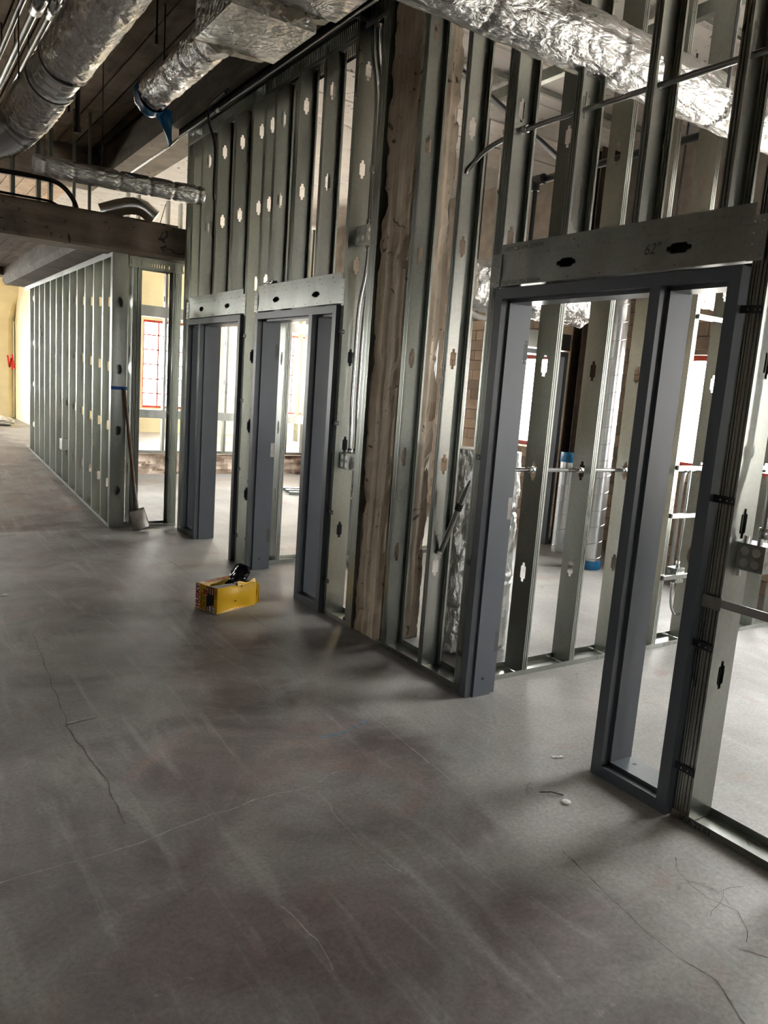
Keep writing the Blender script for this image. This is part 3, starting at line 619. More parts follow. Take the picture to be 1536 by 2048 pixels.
# partition between near rooms
pa = empty('wall_partition', (4.5, 3.2, 0), 'stud partition with horizontal conduit seen through the nearest door opening', kind='structure')
PY = 3.12
k = 0; xx = 3.20
while xx < 6.7:
    stud(pa, xx, PY, (0, 1), (1, 0), 0.004, 4.3); xx += 0.4085; k += 1
track(pa, 2.90, 6.83, PY - 0.001, PY + D + 0.001, 0.0005, along='x'); track(pa, 2.90, 6.83, PY - 0.001, PY + D + 0.001, 4.34, up=-1, h=0.05, along='x')
text_mesh('IC CEMCO 600VT125', 0.028, (3.86, PY - 0.0035, 0.003), (1, 0, 0), (0, 0, 1), 'inkgrey', pa); text_mesh('20 CEST G60 SFIA', 0.028, (4.55, PY - 0.0035, 0.003), (1, 0, 0), (0, 0, 1), 'inkgrey', pa)
for z, dz in ((2.247, 0.0), (0.935, 0.0), (0.505, 0.0), (1.25, 0.012)): MB().box(4.44, 4.86, PY - 0.02, PY - 0.002, z - 0.014 + dz, z + 0.014 + dz).box(4.44, 4.86, PY - 0.02, PY + 0.012, z - 0.015 + dz, z - 0.0135 + dz).build('box_bracket', 'galv', pa)
# partition with a dark door frame between the rooms behind
pb = empty('wall_partition_rear', (4.8, 6.2, 0), 'stud partition with dark door frame near the outer wall', kind='structure')
for xx in (3.0, 3.40, 3.81, 4.22, 4.62, 5.03, 5.36, 6.76): stud(pb, xx, 6.13, (0, 1), (1, 0), 0.004, 4.3)
track(pb, 2.88, 5.42, 6.13, 6.282, 0.0005, along='x'); track(pb, 6.47, 6.84, 6.13, 6.282, 0.0005, along='x')
MB().box(5.40, 6.50, 6.12, 6.29, 2.20, 2.38).build('header', 'galv', pb)
e = empty('door_4', (5.95, 6.2, 0), 'dark door frame seen behind the studs near the spiral ducts', kind='structure')
MB().box(5.44, 5.49, 6.09, 6.30, 0, 2.18).build('jamb', 'frame', e); MB().box(6.40, 6.45, 6.09, 6.30, 0, 2.18).build('jamb', 'frame', e); MB().box(5.49, 6.40, 6.09, 6.30, 2.13, 2.18).build('frame_head', 'frame', e)

# ================================================================== DUCTS
def foil_tube(a, b_, r0, r1, rings, amp=0.010, seg=56, n_=150, seed=0.0, crease=0.6, power=30):
    a, b_ = Vector(a), Vector(b_); d = (b_ - a); L = d.length; d.normalize(); up = d.orthogonal().normalized(); w = d.cross(up); m_ = MB()
    for i in range(n_ + 1):
        s_ = L * i / n_; r = r0 + (r1 - r0) * i / n_
        pinch = sum(math.exp(-((s_ - q) / 0.014) ** 2) for q in rings); near = sum(math.exp(-((s_ - q) / 0.07) ** 2) for q in rings)
        for k in range(seg):
            t_ = 2 * math.pi * k / seg; u = Vector((math.cos(t_), math.sin(t_), 0))
            wob = noise.fractal(Vector((u.x * 2.2 + seed, u.y * 2.2, s_ * 7)), 0.8, 2.2, 4) * amp
            rad = noise.noise(Vector((u.x * 7 + seed, u.y * 7, s_ * 3))) * amp * crease * (0.4 + 2.2 * near)
            rr = r + wob + rad - 0.013 * pinch
            m_.v.append(tuple(a + d * s_ + (up * u.x + w * u.y) * rr))
    for i in range(n_):
        for k in range(seg):
            k2 = (k + 1) % seg; m_.smooth.add(len(m_.f)); m_.f.append((i * seg + k, i * seg + k2, (i + 1) * seg + k2, (i + 1) * seg + k))
    m_.f.append(tuple(range(seg))[::-1]); m_.f.append(tuple(range(n_ * seg, (n_ + 1) * seg)))
    return m_
def ring_band(a, d, r, w, n_=40):
    a, d = Vector(a), Vector(d).normalized(); m_ = MB(); m_.tube([a, a + d * w], r, n_, cap=False); m_.tube([a, a + d * w], r - 0.004, n_, cap=False); return m_
def lerp(a, b_, u): return Vector(a).lerp(Vector(b_), u)
# large insulated duct, upper left
A1, B1 = (1.47, 3.95, 4.185), (1.10, 7.22, 3.63)
e = empty('insulated_duct', lerp(A1, B1, 0.5), 'large foil-wrapped round duct with bare spiral collar hanging at upper left', 'duct')
dv = (Vector(B1) - Vector(A1)); DL = dv.length
foil_tube(A1, lerp(A1, B1, 0.70), 0.185, 0.183, [0.3, 0.85, 1.36, 1.74, 2.02], 0.009, n_=190, seed=1.0).build('foil_wrap', 'foil', e)
foil_tube(lerp(A1, B1, 0.795), B1, 0.183, 0.186, [0.18, 0.40, 0.58], 0.010, n_=90, seed=4.0).build('foil_wrap', 'foil', e)
sp = MB(); pth = [lerp(A1, B1, 0.69 + 0.115 * i / 60) for i in range(61)]
sp.tube(pth, [0.166 + (0.006 if i % 15 in (0, 1) else 0) + (0.012 if i in (0, 1, 59, 60) else 0) for i in range(61)], 48).build('spiral_collar', 'duct_steel', e)
for u in (0.70, 0.795): ring_band(lerp(A1, B1, u - 0.005), dv, 0.193, 0.02).build('clamp_band', 'galv_dark', e)
el = MB(); pts = [Vector(B1), Vector(B1) + dv.normalized() * 0.12, (0.98, 7.46, 3.50), (0.80, 7.52, 3.44), (0.2, 7.52, 3.42)]
pp = rounded(pts, 0.22, 12); el.tube(pp, [0.172 + (0.007 if i % 2 else 0) for i in range(len(pp))], 44).build('flexible_elbow', 'duct_steel', e)
for yy in (4.6, 6.7):
    u = (yy - 3.95) / 3.27; p = lerp(A1, B1, u); MB().tube([(p.x + 0.19, yy, p.z), (p.x + 0.19, yy, 4.41)], 0.006, 6).build('hanger_rod', 'black', e); MB().tube([(p.x - 0.19, yy, p.z), (p.x - 0.19, yy, 4.41)], 0.006, 6).build('hanger_rod', 'black', e)
# shorter duct ending in a blue plastic cap
A2, B2 = (2.055, 5.33, 3.97), (2.05, 7.1, 3.97)
e = empty('insulated_duct', lerp(A2, B2, 0.5), 'short foil-wrapped duct with its open end covered in blue plastic', 'duct')
foil_tube(A2, B2, 0.132, 0.136, [0.3, 0.62, 0.98, 1.42, 1.65], 0.009, seg=48, n_=130, seed=9.0).build('foil_wrap', 'foil', e)
m = MB(); n_ = 40
for i in range(9):
    for k in range(n_):
        t_ = 2 * math.pi * k / n_; s_ = i / 8; rr = 0.141 if i < 6 else 0.141 * (1 - (i - 5) / 3.2)
        sag = max(0, -math.sin(t_)) * (0.02 + 0.02 * s_); rr += 0.006 * noise.noise(Vector((math.cos(t_) * 4, math.sin(t_) * 4, s_ * 6)))
        m.v.append((2.05 + rr * math.cos(t_), 6.93 + 0.20 * min(s_, 0.72) + 0.07 * max(0, s_ - 0.72), 3.97 + rr * math.sin(t_) - sag))
for i in range(8):
    for k in range(n_): k2 = (k + 1) % n_; m.smooth.add(len(m.f)); m.f.append((i * n_ + k, i * n_ + k2, (i + 1) * n_ + k2, (i + 1) * n_ + k))
m.f.append(tuple(range(8 * n_, 9 * n_))); cap_ = m.build('plastic_cap', 'blue', e)
m = MB(); nn = 14                                   # loose tail of film hanging from the cap
for i in range(nn + 1):
    u = i / nn; w = 0.075 * (1 - u) ** 0.9 + 0.015
    for j in range(6):
        v = j / 5 - 0.5; m.v.append((2.13 + 0.10 * u + 2 * v * w, 7.02 + 0.03 * math.sin(v * 9 + u * 4), 3.88 - 0.27 * u + 0.02 * math.sin(v * 7)))
for i in range(nn):
    for j in range(5): a = i * 6 + j; m.smooth.add(len(m.f)); m.f.append((a, a + 1, a + 7, a + 6))
m.build('plastic_tail', 'blue', cap_)
MB().tube([(2.17, 6.3, 3.97), (2.17, 6.3, 4.42)], 0.006, 6).build('hanger_rod', 'black', e); MB().tube([(1.93, 6.3, 3.97), (1.93, 6.3, 4.42)], 0.006, 6).build('hanger_rod', 'black', e)
# wrapped rectangular plenum
e = empty('plenum_box', (2.05, 4.4, 3.8), 'rectangular foil-wrapped plenum with torn insulation edges above the stud wall', 'plenum')
def wavy_box(x0, x1, y0, y1, z0, z1, k=16, amp=0.012):
    m_ = MB()
    def face(o, a, b_):
        o, a, b_ = Vector(o), Vector(a), Vector(b_); n0 = len(m_.v); nr = a.cross(b_).normalized()
        for i in range(k + 1):
            for j in range(k + 1):
                p = o + a * (i / k) + b_ * (j / k); edge = min(i, j, k - i, k - j) > 0
                m_.v.append(tuple(p + nr * (amp * noise.fractal(p * 5, 0.8, 2.2, 3) if edge else 0)))
        for i in range(k):
            for j in range(k): q = n0 + i * (k + 1) + j; m_.smooth.add(len(m_.f)); m_.f.append((q, q + k + 1, q + k + 2, q + 1))
    dx, dy, dz = x1 - x0, y1 - y0, z1 - z0
    face((x0, y0, z0), (0, dy, 0), (dx, 0, 0)); face((x0, y0, z1), (dx, 0, 0), (0, dy, 0)); face((x0, y0, z0), (dx, 0, 0), (0, 0, dz)); face((x0, y1, z0), (0, 0, dz), (dx, 0, 0)); face((x0, y0, z0), (0, 0, dz), (0, dy, 0)); face((x1, y0, z0), (0, dy, 0), (0, 0, dz))
    return m_
wavy_box(1.80, 2.36, 4.62, 5.24, 3.79, 4.25).build('foil_wrap', 'foil', e)
wavy_box(1.80, 2.46, 3.2, 4.56, 3.86, 4.28, 20).build('foil_wrap', 'foil', e)
def flap(p0, p1, depth, mat, nm, seed, thick=0.03):
    p0, p1 = Vector(p0), Vector(p1); m_ = MB(); k = 26
    for i in range(k + 1):
        u = i / k; p = p0.lerp(p1, u); s_ = depth * (0.55 + 0.6 * noise.noise(Vector((u * 7, seed, 0)))) * math.sin(math.pi * min(1, max(0.06, u)) * 0.97 + 0.05)
        q = noise.noise(Vector((u * 9, seed + 3, 0))) * 0.02
        m_.v += [tuple(p), tuple(p + Vector((0, 0.012 + q, -s_ * 0.55))), tuple(p + Vector((0, 0.03 + q, -s_))), tuple(p + Vector((0, -thick + q, -s_ * 0.9))), tuple(p + Vector((0, -thick, 0)))]
    for i in range(k):
        for j in range(5): j2 = (j + 1) % 5; m_.f.append((i * 5 + j, i * 5 + j2, (i + 1) * 5 + j2, (i + 1) * 5 + j))
    return m_.build(nm, mat, e)
flap((1.79, 5.25, 3.815), (2.30, 5.26, 3.80), 0.06, 'fibre', 'torn_batt', 1.0); flap((1.80, 4.60, 3.87), (2.42, 4.60, 3.86), 0.085, 'fibre', 'torn_batt', 5.0); flap((2.0, 4.585, 3.88), (2.44, 4.57, 3.875), 0.07, 'foil', 'torn_foil', 8.0, 0.006)
MB().tube([(2.05, 5.24, 3.97), (2.055, 5.315, 3.97)], 0.142, 40).build('duct_collar', 'galv_dark', e)
# slim transverse duct
e = empty('insulated_duct', (1.9, 7.5, 3.33), 'slim foil duct with taped joints crossing above the low beam', 'duct')
foil_tube((1.19, 7.5, 3.325), (2.70, 7.5, 3.345), 0.082, 0.084, [0.09, 0.33, 0.72, 1.0, 1.22, 1.45], 0.006, seg=40, n_=160, seed=14.0).build('foil_wrap', 'foil_x', e)
MB().box(1.28, 1.285, 7.49, 7.51, 3.3, 4.41).build('hanger_strap', 'galv_dark', e); MB().box(1.76, 1.765, 7.49, 7.51, 3.34, 4.41).build('hanger_strap', 'galv_dark', e)
# duct crossing the stud wall at upper right
e = empty('insulated_duct', (3.5, 2.65, 3.23), 'crumpled foil duct passing through the studs above the nearest door', 'duct')
foil_tube((0.9, 2.66, 3.24), (6.5, 2.645, 3.23), 0.128, 0.128, [0.4, 1.2, 1.95, 2.75, 3.05, 3.9, 4.7], 0.008, seg=64, n_=420, seed=21.0, crease=1.0).build('foil_wrap', 'foil_x', e)
for xx in (2.2, 3.55): MB().box(xx, xx + 0.02, 2.50, 2.503, 3.23, 4.4).box(xx, xx + 0.02, 2.797, 2.80, 3.23, 4.4).build('hanger_strap', 'galv_dark', e)
# spiral ducts standing in the room
def spiral_duct(x, y, r, z0, z1, label, capz):
    e_ = empty('spiral_duct', (x, y, z0), label, 'duct', 'bare spiral ducts standing in the room')
    n2 = int((z1 - z0) / 0.012); pts_ = [(x, y, z0 + (z1 - z0) * i / n2) for i in range(n2 + 1)]
    MB().tube(pts_, r, 40).build('duct_body', 'duct_steel', e_)
    m_ = MB(); hp = []; k = 0
    tot = (z1 - z0) / 0.165
    for i in range(int(tot * 32)): a = 2 * math.pi * i / 32; hp.append((x + (r + 0.001) * math.cos(a), y + (r + 0.001) * math.sin(a), z0 + 0.165 * i / 32))
    m_.tube(hp, 0.0045, 6).build('lock_seam', 'galv_bright', e_)
    lo, hi = capz
    MB().tube([(x, y, lo), (x, y, (lo + hi) / 2), (x, y, hi)], [r + 0.006, r + 0.009, r + 0.004], 28).build('plastic_cap', 'blue', e_)
spiral_duct(5.98, 5.06, 0.105, 0.001, 3.0, 'tall bare spiral duct with blue plastic round its foot', (0.003, 0.09))
spiral_duct(6.30, 5.75, 0.105, 0.001, 1.10, 'short bare spiral duct with blue plastic over its top', (1.0, 1.105))
# foil-faced riser behind the partition, and one beside the column
e = empty('foil_riser', (3.37, 3.60, 0), 'foil-faced insulated riser standing behind the nearest door jamb', 'duct riser')
foil_tube((3.36, 3.62, 0.02), (3.34, 3.62, 1.30), 0.115, 0.12, [0.45, 0.9], 0.014, seg=48, n_=110, seed=31.0).build('foil_wrap', 'foil_dull', e); MB().tube([(3.36, 3.62, 0.0), (3.36, 3.62, 0.03)], 0.08, 24).build('duct_end', 'duct_steel', e)
e = empty('foil_riser', (3.05, 3.55, 0), 'leaning foil insulation sleeve seen between studs beside the column', 'duct riser')
foil_tube((3.06, 3.62, 0.02), (3.02, 3.60, 1.32), 0.10, 0.085, [0.3, 0.8], 0.018, seg=48, n_=110, seed=37.0).build('foil_wrap', 'foil_dull', e)
e = empty('foil_riser', (3.35, 4.9, 2.2), 'crumpled foil duct hanging behind the studs left of the nearest header', 'duct riser')
foil_tube((3.4, 4.25, 2.40), (4.6, 4.25, 2.40), 0.17, 0.17, [0.3, 0.8], 0.02, seg=48, n_=90, seed=41.0).build('foil_wrap', 'foil', e); MB().box(3.5, 3.52, 4.06, 4.065, 2.3, 4.4).build('hanger_strap', 'galv_dark', e)
e = empty('insulated_duct', (5.7, 4.25, 2.75), 'dark crumpled foil duct low behind the upper studs', 'duct')
foil_tube((5.0, 4.25, 2.75), (6.5, 4.25, 2.75), 0.2, 0.2, [0.3, 0.9], 0.03, seg=48, n_=80, seed=44.0).build('foil_wrap', 'foil', e); MB().box(5.3, 5.32, 4.03, 4.034, 2.7, 4.36).build('hanger_strap', 'galv_dark', e); MB().box(6.2, 6.22, 4.03, 4.034, 2.7, 4.36).build('hanger_strap', 'galv_dark', e)
# small elbow duct on the low slab
e = empty('elbow_duct', (2.45, 8.6, 3.15), 'small segmented elbow duct lying on top of the low beam', 'duct')
pp = rounded([(2.05, 8.75, 3.26), (2.40, 8.65, 3.40), (2.58, 8.6, 3.27)], 0.2, 9); MB().tube(pp, [0.085 + (0.004 if i % 2 else 0) for i in range(len(pp))], 30).build('elbow_body', 'duct_steel', e)
MB().tube([(2.2, 8.5, 3.165), (1.6, 8.55, 3.165)], 0.006, 6).build('wire_tie', 'black', e); MB().tube([(2.62, 8.6, 3.18), (2.66, 8.5, 3.42)], 0.004, 6).build('wire_tie', 'black', e)

# ================================================================== CONDUITS AND BOXES
def conduit(pts, r, label, mat='conduit', fits=(), rad=0.09, cat='conduit', group=None, name='conduit', strapz=()):
    e_ = empty(name, pts[-1], label, cat, group); MB().tube(rounded(pts, rad, 7), r, 12).build('pipe', mat, e_)
    for p, d in fits:
        p, d = Vector(p), Vector(d).normalized(); MB().tube([p - d * 0.022, p - d * 0.02, p + d * 0.02, p + d * 0.022], [r * 1.25, r * 1.5, r * 1.5, r * 1.25], 12).build('coupling', 'galv_bright' if mat == 'conduit' else mat, e_)
    return e_
conduit([(2.756, 0.9, 2.952), (2.756, 3.05, 2.972), (2.756, 3.32, 2.95), (2.74, 3.47, 2.86), (2.735, 3.475, 2.83)], 0.0135, 'zinc conduit threaded through the upper studs beside the column', fits=[((2.756, 3.06, 2.972), (0, 1, 0))], rad=0.16)
conduit([(2.60, 4.3, 3.955), (2.60, 8.0, 3.955), (2.56, 8.15, 3.90), (2.56, 9.7, 3.90)], 0.011, 'thin conduit running along the black angle at the wall top', fits=[((2.60, 6.9, 3.955), (0, 1, 0))])
conduit([(2.555, 6.62, 4.02), (2.56, 7.0, 4.01), (2.562, 7.05, 3.9), (2.62, 6.98, 3.7), (2.625, 7.0, 3.28), (2.655, 7.06, 3.24)], 0.012, 'dark flexible conduit drooping over the studs above the farthest door', 'black', rad=0.12)
g3 = 'conduits dropping beside the column'
for i, (lab) in enumerate(('first conduit of the three dropping to the upper junction box beside the column', 'second conduit of the three dropping to the upper junction box beside the column', 'third conduit of the three dropping to the upper junction box beside the column')):
    d = i * 0.034; conduit([(2.76 + 0.5 * d, 4.60 - d, 4.02), (2.76 + 0.5 * d, 4.60 - d, 3.80), (2.76 + 0.5 * d, 4.50 - d, 3.52), (2.76 + 0.5 * d, 4.50 - d, 2.70)], 0.0115, lab, group=g3, rad=0.2, fits=[((2.76 + 0.5 * d, 4.50 - d, 2.715), (0, 0, 1)), ((2.76 + 0.5 * d, 4.50 - d, 3.05), (0, 0, 1))])
conduit([(2.76, 4.485, 2.56), (2.76, 4.49, 2.40), (2.755, 4.555, 2.2), (2.755, 4.565, 1.5), (2.755, 4.545, 1.30), (2.755, 4.545, 1.18)], 0.0115, 'left conduit of the pair between the two junction boxes', fits=[((2.755, 4.545, 1.19), (0, 0, 1)), ((2.76, 4.485, 2.545), (0, 0, 1))], group='conduit pair', rad=0.2)
conduit([(2.785, 4.46, 2.56), (2.785, 4.465, 2.40), (2.78, 4.52, 2.2), (2.78, 4.53, 1.5), (2.78, 4.51, 1.30), (2.78, 4.51, 1.18)], 0.0115, 'right conduit of the pair between the two junction boxes', fits=[((2.78, 4.51, 1.19), (0, 0, 1)), ((2.785, 4.46, 2.545), (0, 0, 1))], group='conduit pair', rad=0.2)
def jbox(x0, x1, y0, y1, z0, z1, label, knock=True):
    e_ = empty('junction_box', ((x0 + x1) / 2, (y0 + y1) / 2, z0), label, 'junction box')
    MB().box(x0, x1, y0, y1, z0, z1).build('box_body', 'galv', e_)
    w = x1 - x0; h = z1 - z0
    if knock:
        for fx in (0.3, 0.7):
            for fz in (0.28, 0.72):
                c = Vector((x0 + w * fx, y0 - 0.0004, z0 + h * fz)); MB().tube([c, c - Vector((0, 0.0012, 0))], min(w, h) * 0.17, 16).build('knockout', 'galv_bright', e_)
        for fy in (0.3, 0.72):
            for fz in (0.28, 0.72): c = Vector((x0 - 0.0004, y0 + (y1 - y0) * fy, z0 + h * fz)); MB().tube([c, c - Vector((0.0012, 0, 0))], min(y1 - y0, h) * 0.17, 16).build('knockout', 'galv_bright', e_)
    return e_
jbox(2.71, 2.80, 4.44, 4.575, 2.575, 2.69, 'steel junction box under three conduits beside the column')
jb2 = jbox(2.72, 2.81, 4.49, 4.61, 1.065, 1.18, 'lower steel junction box with crumpled foil beside the column')
def crumple(c, r, mat, name, parent=None, seed=0, sq=(1, 1, 1), label=None, cat=None, k=20):
    m_ = MB(); c = Vector(c); off = Vector((seed, seed * 2, 0))
    for i in range(k + 1):
        for j in range(k):
            t_, p_ = math.pi * i / k, 2 * math.pi * j / k; u = Vector((math.sin(t_) * math.cos(p_), math.sin(t_) * math.sin(p_), math.cos(t_)))
            rr = r * (0.75 + 0.55 * abs(noise.noise(u * 3.2 + off)) + 0.25 * noise.noise(u * 8 + off)); m_.v.append((c.x + u.x * rr * sq[0], c.y + u.y * rr * sq[1], c.z + u.z * rr * sq[2]))
    for i in range(k):
        for j in range(k): j2 = (j + 1) % k; m_.f.append((i * k + j, (i + 1) * k + j, (i + 1) * k + j2, i * k + j2))
    return m_.build(name, mat, parent, None, label, cat, base=None if parent else tuple(c))
crumple((2.775, 4.44, 1.10), 0.05, 'foil', 'foil_scrap', jb2, 2, (0.7, 0.7, 1.3)); crumple((2.79, 4.46, 1.00), 0.035, 'foil', 'foil_scrap', jb2, 5, (0.7, 0.7, 1.1))
MB().tube(rounded([(2.78, 4.47, 1.03), (2.78, 4.40, 0.97), (2.77, 4.36, 1.01)], 0.03), 0.007, 8).build('cable_whip', 'black', jb2)
crumple((2.70, 5.86, 2.405), 0.05, 'foil', 'foil_scrap', None, 11, (0.7, 3.0, 0.7), 'crumpled foil and paper scrap resting on the header of the middle door', 'scrap')
# near right: conduit, junction box, mounting bar
conduit([(2.795, 1.555, 4.3), (2.795, 1.555, 1.45), (2.775, 1.535, 1.33), (2.775, 1.535, 1.185)], 0.0145, 'zinc conduit running down to the junction box at the right edge', fits=[((2.775, 1.535, 1.206), (0, 0, 1)), ((2.795, 1.554, 1.505), (0, 0, 1))], rad=0.2)
b = jbox(2.735, 2.835, 1.50, 1.608, 1.058, 1.162, 'square steel junction box with round knockouts at the right edge')
for y in (1.53, 1.585): MB().tube([(2.745, y, 1.162), (2.745, y, 1.19)], 0.011, 8).build('connector', 'galv_bright', b)
MB().tube([(2.75, 1.60, 1.03), (2.75, 1.60, 1.058)], 0.010, 8).build('connector', 'galv_bright', b)
e = empty('mounting_bar', (2.68, 1.4, 0.92), 'perforated galvanised mounting bar bridging the studs at the right edge', 'bracket')
MB().box(2.668, 2.672, 1.18, 1.625, 0.910, 0.940).box(2.668, 2.69, 1.18, 1.625, 0.908, 0.911).build('bar', 'galv_bright', e); MB().box(2.664, 2.668, 1.60, 1.68, 0.895, 0.945).build('end_tab', 'galv', e)
# conduit in the near partition, and the little box hanging on brackets
e = conduit([(2.95, 3.196, 1.236), (6.7, 3.196, 1.229)], 0.0125, 'bright horizontal conduit passing through the partition studs', fits=[((3.18, 3.196, 1.236), (1, 0, 0)), ((3.59, 3.196, 1.235), (1, 0, 0)), ((4.0, 3.196, 1.234), (1, 0, 0)), ((4.41, 3.196, 1.234), (1, 0, 0))])
b = jbox(4.60, 4.69, 3.122, 3.20, 0.452, 0.555, 'grey junction box clamped between partition studs behind the sidelight')
conduit([(4.665, 3.165, 1.25), (4.665, 3.165, 0.555)], 0.009, 'thin conduit entering the grey box from above', fits=[((4.665, 3.165, 0.575), (0, 0, 1))])
conduit([(4.635, 3.165, 0.452), (4.635, 3.165, 0.30), (4.70, 3.165, 0.20), (4.80, 3.19, 0.19)], 0.010, 'curved conduit hanging below the grey box', fits=[((4.635, 3.165, 0.435), (0, 0, 1))], rad=0.09)
conduit([(4.70, 6.0, 2.62), (4.95, 6.0, 2.40), (5.3, 6.0, 2.42), (5.45, 6.0, 2.75), (5.45, 6.0, 4.35)], 0.03, 'white curved flexible pipe behind the nearest door opening', 'pvc', rad=0.25, cat='pipe')
conduit([(6.70, 4.62, 0.02), (6.70, 4.62, 1.0), (6.74, 4.62, 1.06)], 0.022, 'grey pipe standing against the block wall below the window', 'pvc', cat='pipe')
# short black handle jammed between studs by the column
e = empty('brace_rod', (2.79, 3.45, 0.72), 'dark ribbed rod leaning between studs beside the nearest door frame', 'rod')
MB().tube([(2.772, 3.459, 0.71), (2.782, 3.30, 1.09), (2.785, 3.265, 1.165)], [0.016, 0.016, 0.005], 12).build('rod_body', 'galv', e)
for k in range(3): u = 0.72 + k * 0.035; p = lerp((2.772, 3.459, 0.71), (2.782, 3.30, 1.09), u); MB().tube([p, p + Vector((0.0003, -0.004, 0.01))], 0.021, 12).build('rib', 'black', e)
MB().tube([(2.765, 3.462, 0.70), (2.765, 3.462, 0.716)], 0.018, 12).build('end_cap', 'paper', e)
# sprinkler pipework under the room ceiling
e = empty('sprinkler_pipe', (5.05, 5.0, 3.6), 'black sprinkler main with tee and drop behind the upper studs', 'pipe')
MB().tube([(5.11, 5.95, 3.6), (5.0, 3.33, 3.6)], 0.03, 12).build('main_pipe', 'black', e); MB().tube([(5.06, 5.40, 3.6), (5.06, 5.40, 2.98)], 0.022, 12).build('drop_pipe', 'black', e)
MB().tube([(5.07, 5.50, 3.6), (5.06, 5.30, 3.6)], 0.045, 14).tube([(5.06, 5.40, 3.6), (5.06, 5.40, 3.51)], 0.038, 14).build('tee', 'black', e)
e = empty('sprinkler_pipe', (4.1, 4.5, 3.6), 'black diagonal sprinkler branch behind the crumpled duct', 'pipe')
MB().tube([(3.1, 4.09, 3.63), (4.9, 4.85, 3.58)], 0.024, 12).build('branch_pipe', 'black', e); MB().tube([(4.0, 4.47, 3.6), (4.0, 4.47, 4.36)], 0.005, 6).build('hanger_rod', 'black', e)
# ceiling channels over the near room
gch = 'ceiling channels over the near room'
for i, y in enumerate((1.9, 2.75, 3.6, 4.45, 5.3)):
    MB().box(3.1, 6.8, y, y + 0.035, 4.285, 4.325).build('ceiling_channel', 'galv', None, None, ['first', 'second', 'third', 'fourth', 'fifth'][i] + ' thin steel ceiling channel from the viewer over the near room', 'channel', gch, base=(5, y, 4.3))
MB().box(4.6, 4.66, 1.5, 5.6, 4.20, 4.285).build('carrying_channel', 'galv', None, None, 'deep steel channel crossing below the thin ceiling channels', 'channel', base=(4.63, 3, 4.25))
# pipes at upper left
gp = 'parallel pipes at upper left'
for i, (xx, r) in enumerate(((1.07, 0.03), (1.175, 0.026), (0.97, 0.024))):
    e = empty('ceiling_pipe', (xx, 7, 4.2), ['dark pipe with bright fitting left of the large duct', 'steel pipe with bright fitting nearest the large duct', 'outermost slim pipe left of the large duct'][i], 'pipe', gp)
    MB().tube([(xx, 4.0, 4.2), (xx, 10.8, 4.2)], r, 14).build('pipe', 'conduit', e)
    if i < 2: MB().tube([(xx, 6.35, 4.2), (xx, 6.36, 4.2), (xx, 6.62, 4.2), (xx, 6.63, 4.2)], [r * 1.2, r * 1.75, r * 1.75, r * 1.2], 18).build('fitting', 'galv_bright', e)
    MB().tube([(xx, 7.6, 4.2), (xx, 7.6, 4.41)], 0.006, 6).build('hanger_rod', 'black', e)
for i, (x, y, z0, z1, r, lab) in enumerate(((1.76, 8.5, 3.93, 4.40, 0.026, 'black capped pipe hanging from the board ceiling'), (1.50, 5.95, 3.98, 4.41, 0.007, 'left threaded rod hanging bare from the ceiling'), (1.75, 5.9, 3.95, 4.41, 0.007, 'right threaded rod hanging bare from the ceiling'), (1.62, 8.2, 4.02, 4.41, 0.008, 'pale rod hanging beside the black capped pipe'))):
    e = empty('hanging_rod' if r < 0.02 else 'hanging_pipe', (x, y, z1), lab, 'rod' if r < 0.02 else 'pipe'); MB().tube([(x, y, z0), (x, y, z1)], r, 10).build('shaft', 'black' if i != 3 else 'conduit', e); MB().tube([(x, y, z0 - 0.01), (x, y, z0 + 0.05)], r * 1.5, 10).build('end_fitting', 'black', e)
conduit([(0.2, 8.3, 3.36), (1.34, 8.3, 3.395), (1.56, 8.3, 3.385), (1.70, 8.3, 3.24), (1.73, 8.3, 3.09)], 0.022, 'dark bent conduit on top of the low beam', 'black', rad=0.2)
conduit([(0.2, 8.28, 3.19), (1.5, 8.28, 3.19), (1.62, 8.28, 3.10)], 0.012, 'thin dark conduit lying along the low beam', 'black', rad=0.08)
gr_ = empty('wall_upper', (1.2, 9.0, 3.16), 'stud framing standing on the low slab', kind='structure')
for xx in (0.5, 0.75, 1.0, 1.25, 1.5, 1.62): stud(gr_, xx, 9.2, (0, 1), (1, 0), 3.165, 4.40, d=0.09)
for xx in (1.86, 2.02): stud(gr_, xx, 9.2, (0, 1), (1, 0), 3.165, 4.35, d=0.03, fl=0.03, holes=[])
# conduit and box on the far wall
conduit([(2.06, 10.62, 1.05), (2.04, 10.60, 0.92), (2.02, 10.50, 0.80), (2.02, 10.48, 0.70)], 0.014, 'curved conduit rising from the box on the long far wall', rad=0.12)
jbox(1.985, 2.06, 10.36, 10.52, 0.57, 0.71, 'small steel box fixed low on the long far wall', False)
conduit([(4.22, 12.40, 0.36), (4.25, 12.40, 0.85), (4.24, 12.40, 1.62), (4.40, 12.40, 1.72), (4.60, 12.40, 1.72)], 0.012, 'thin bent conduit in front of the far window bars', rad=0.15)

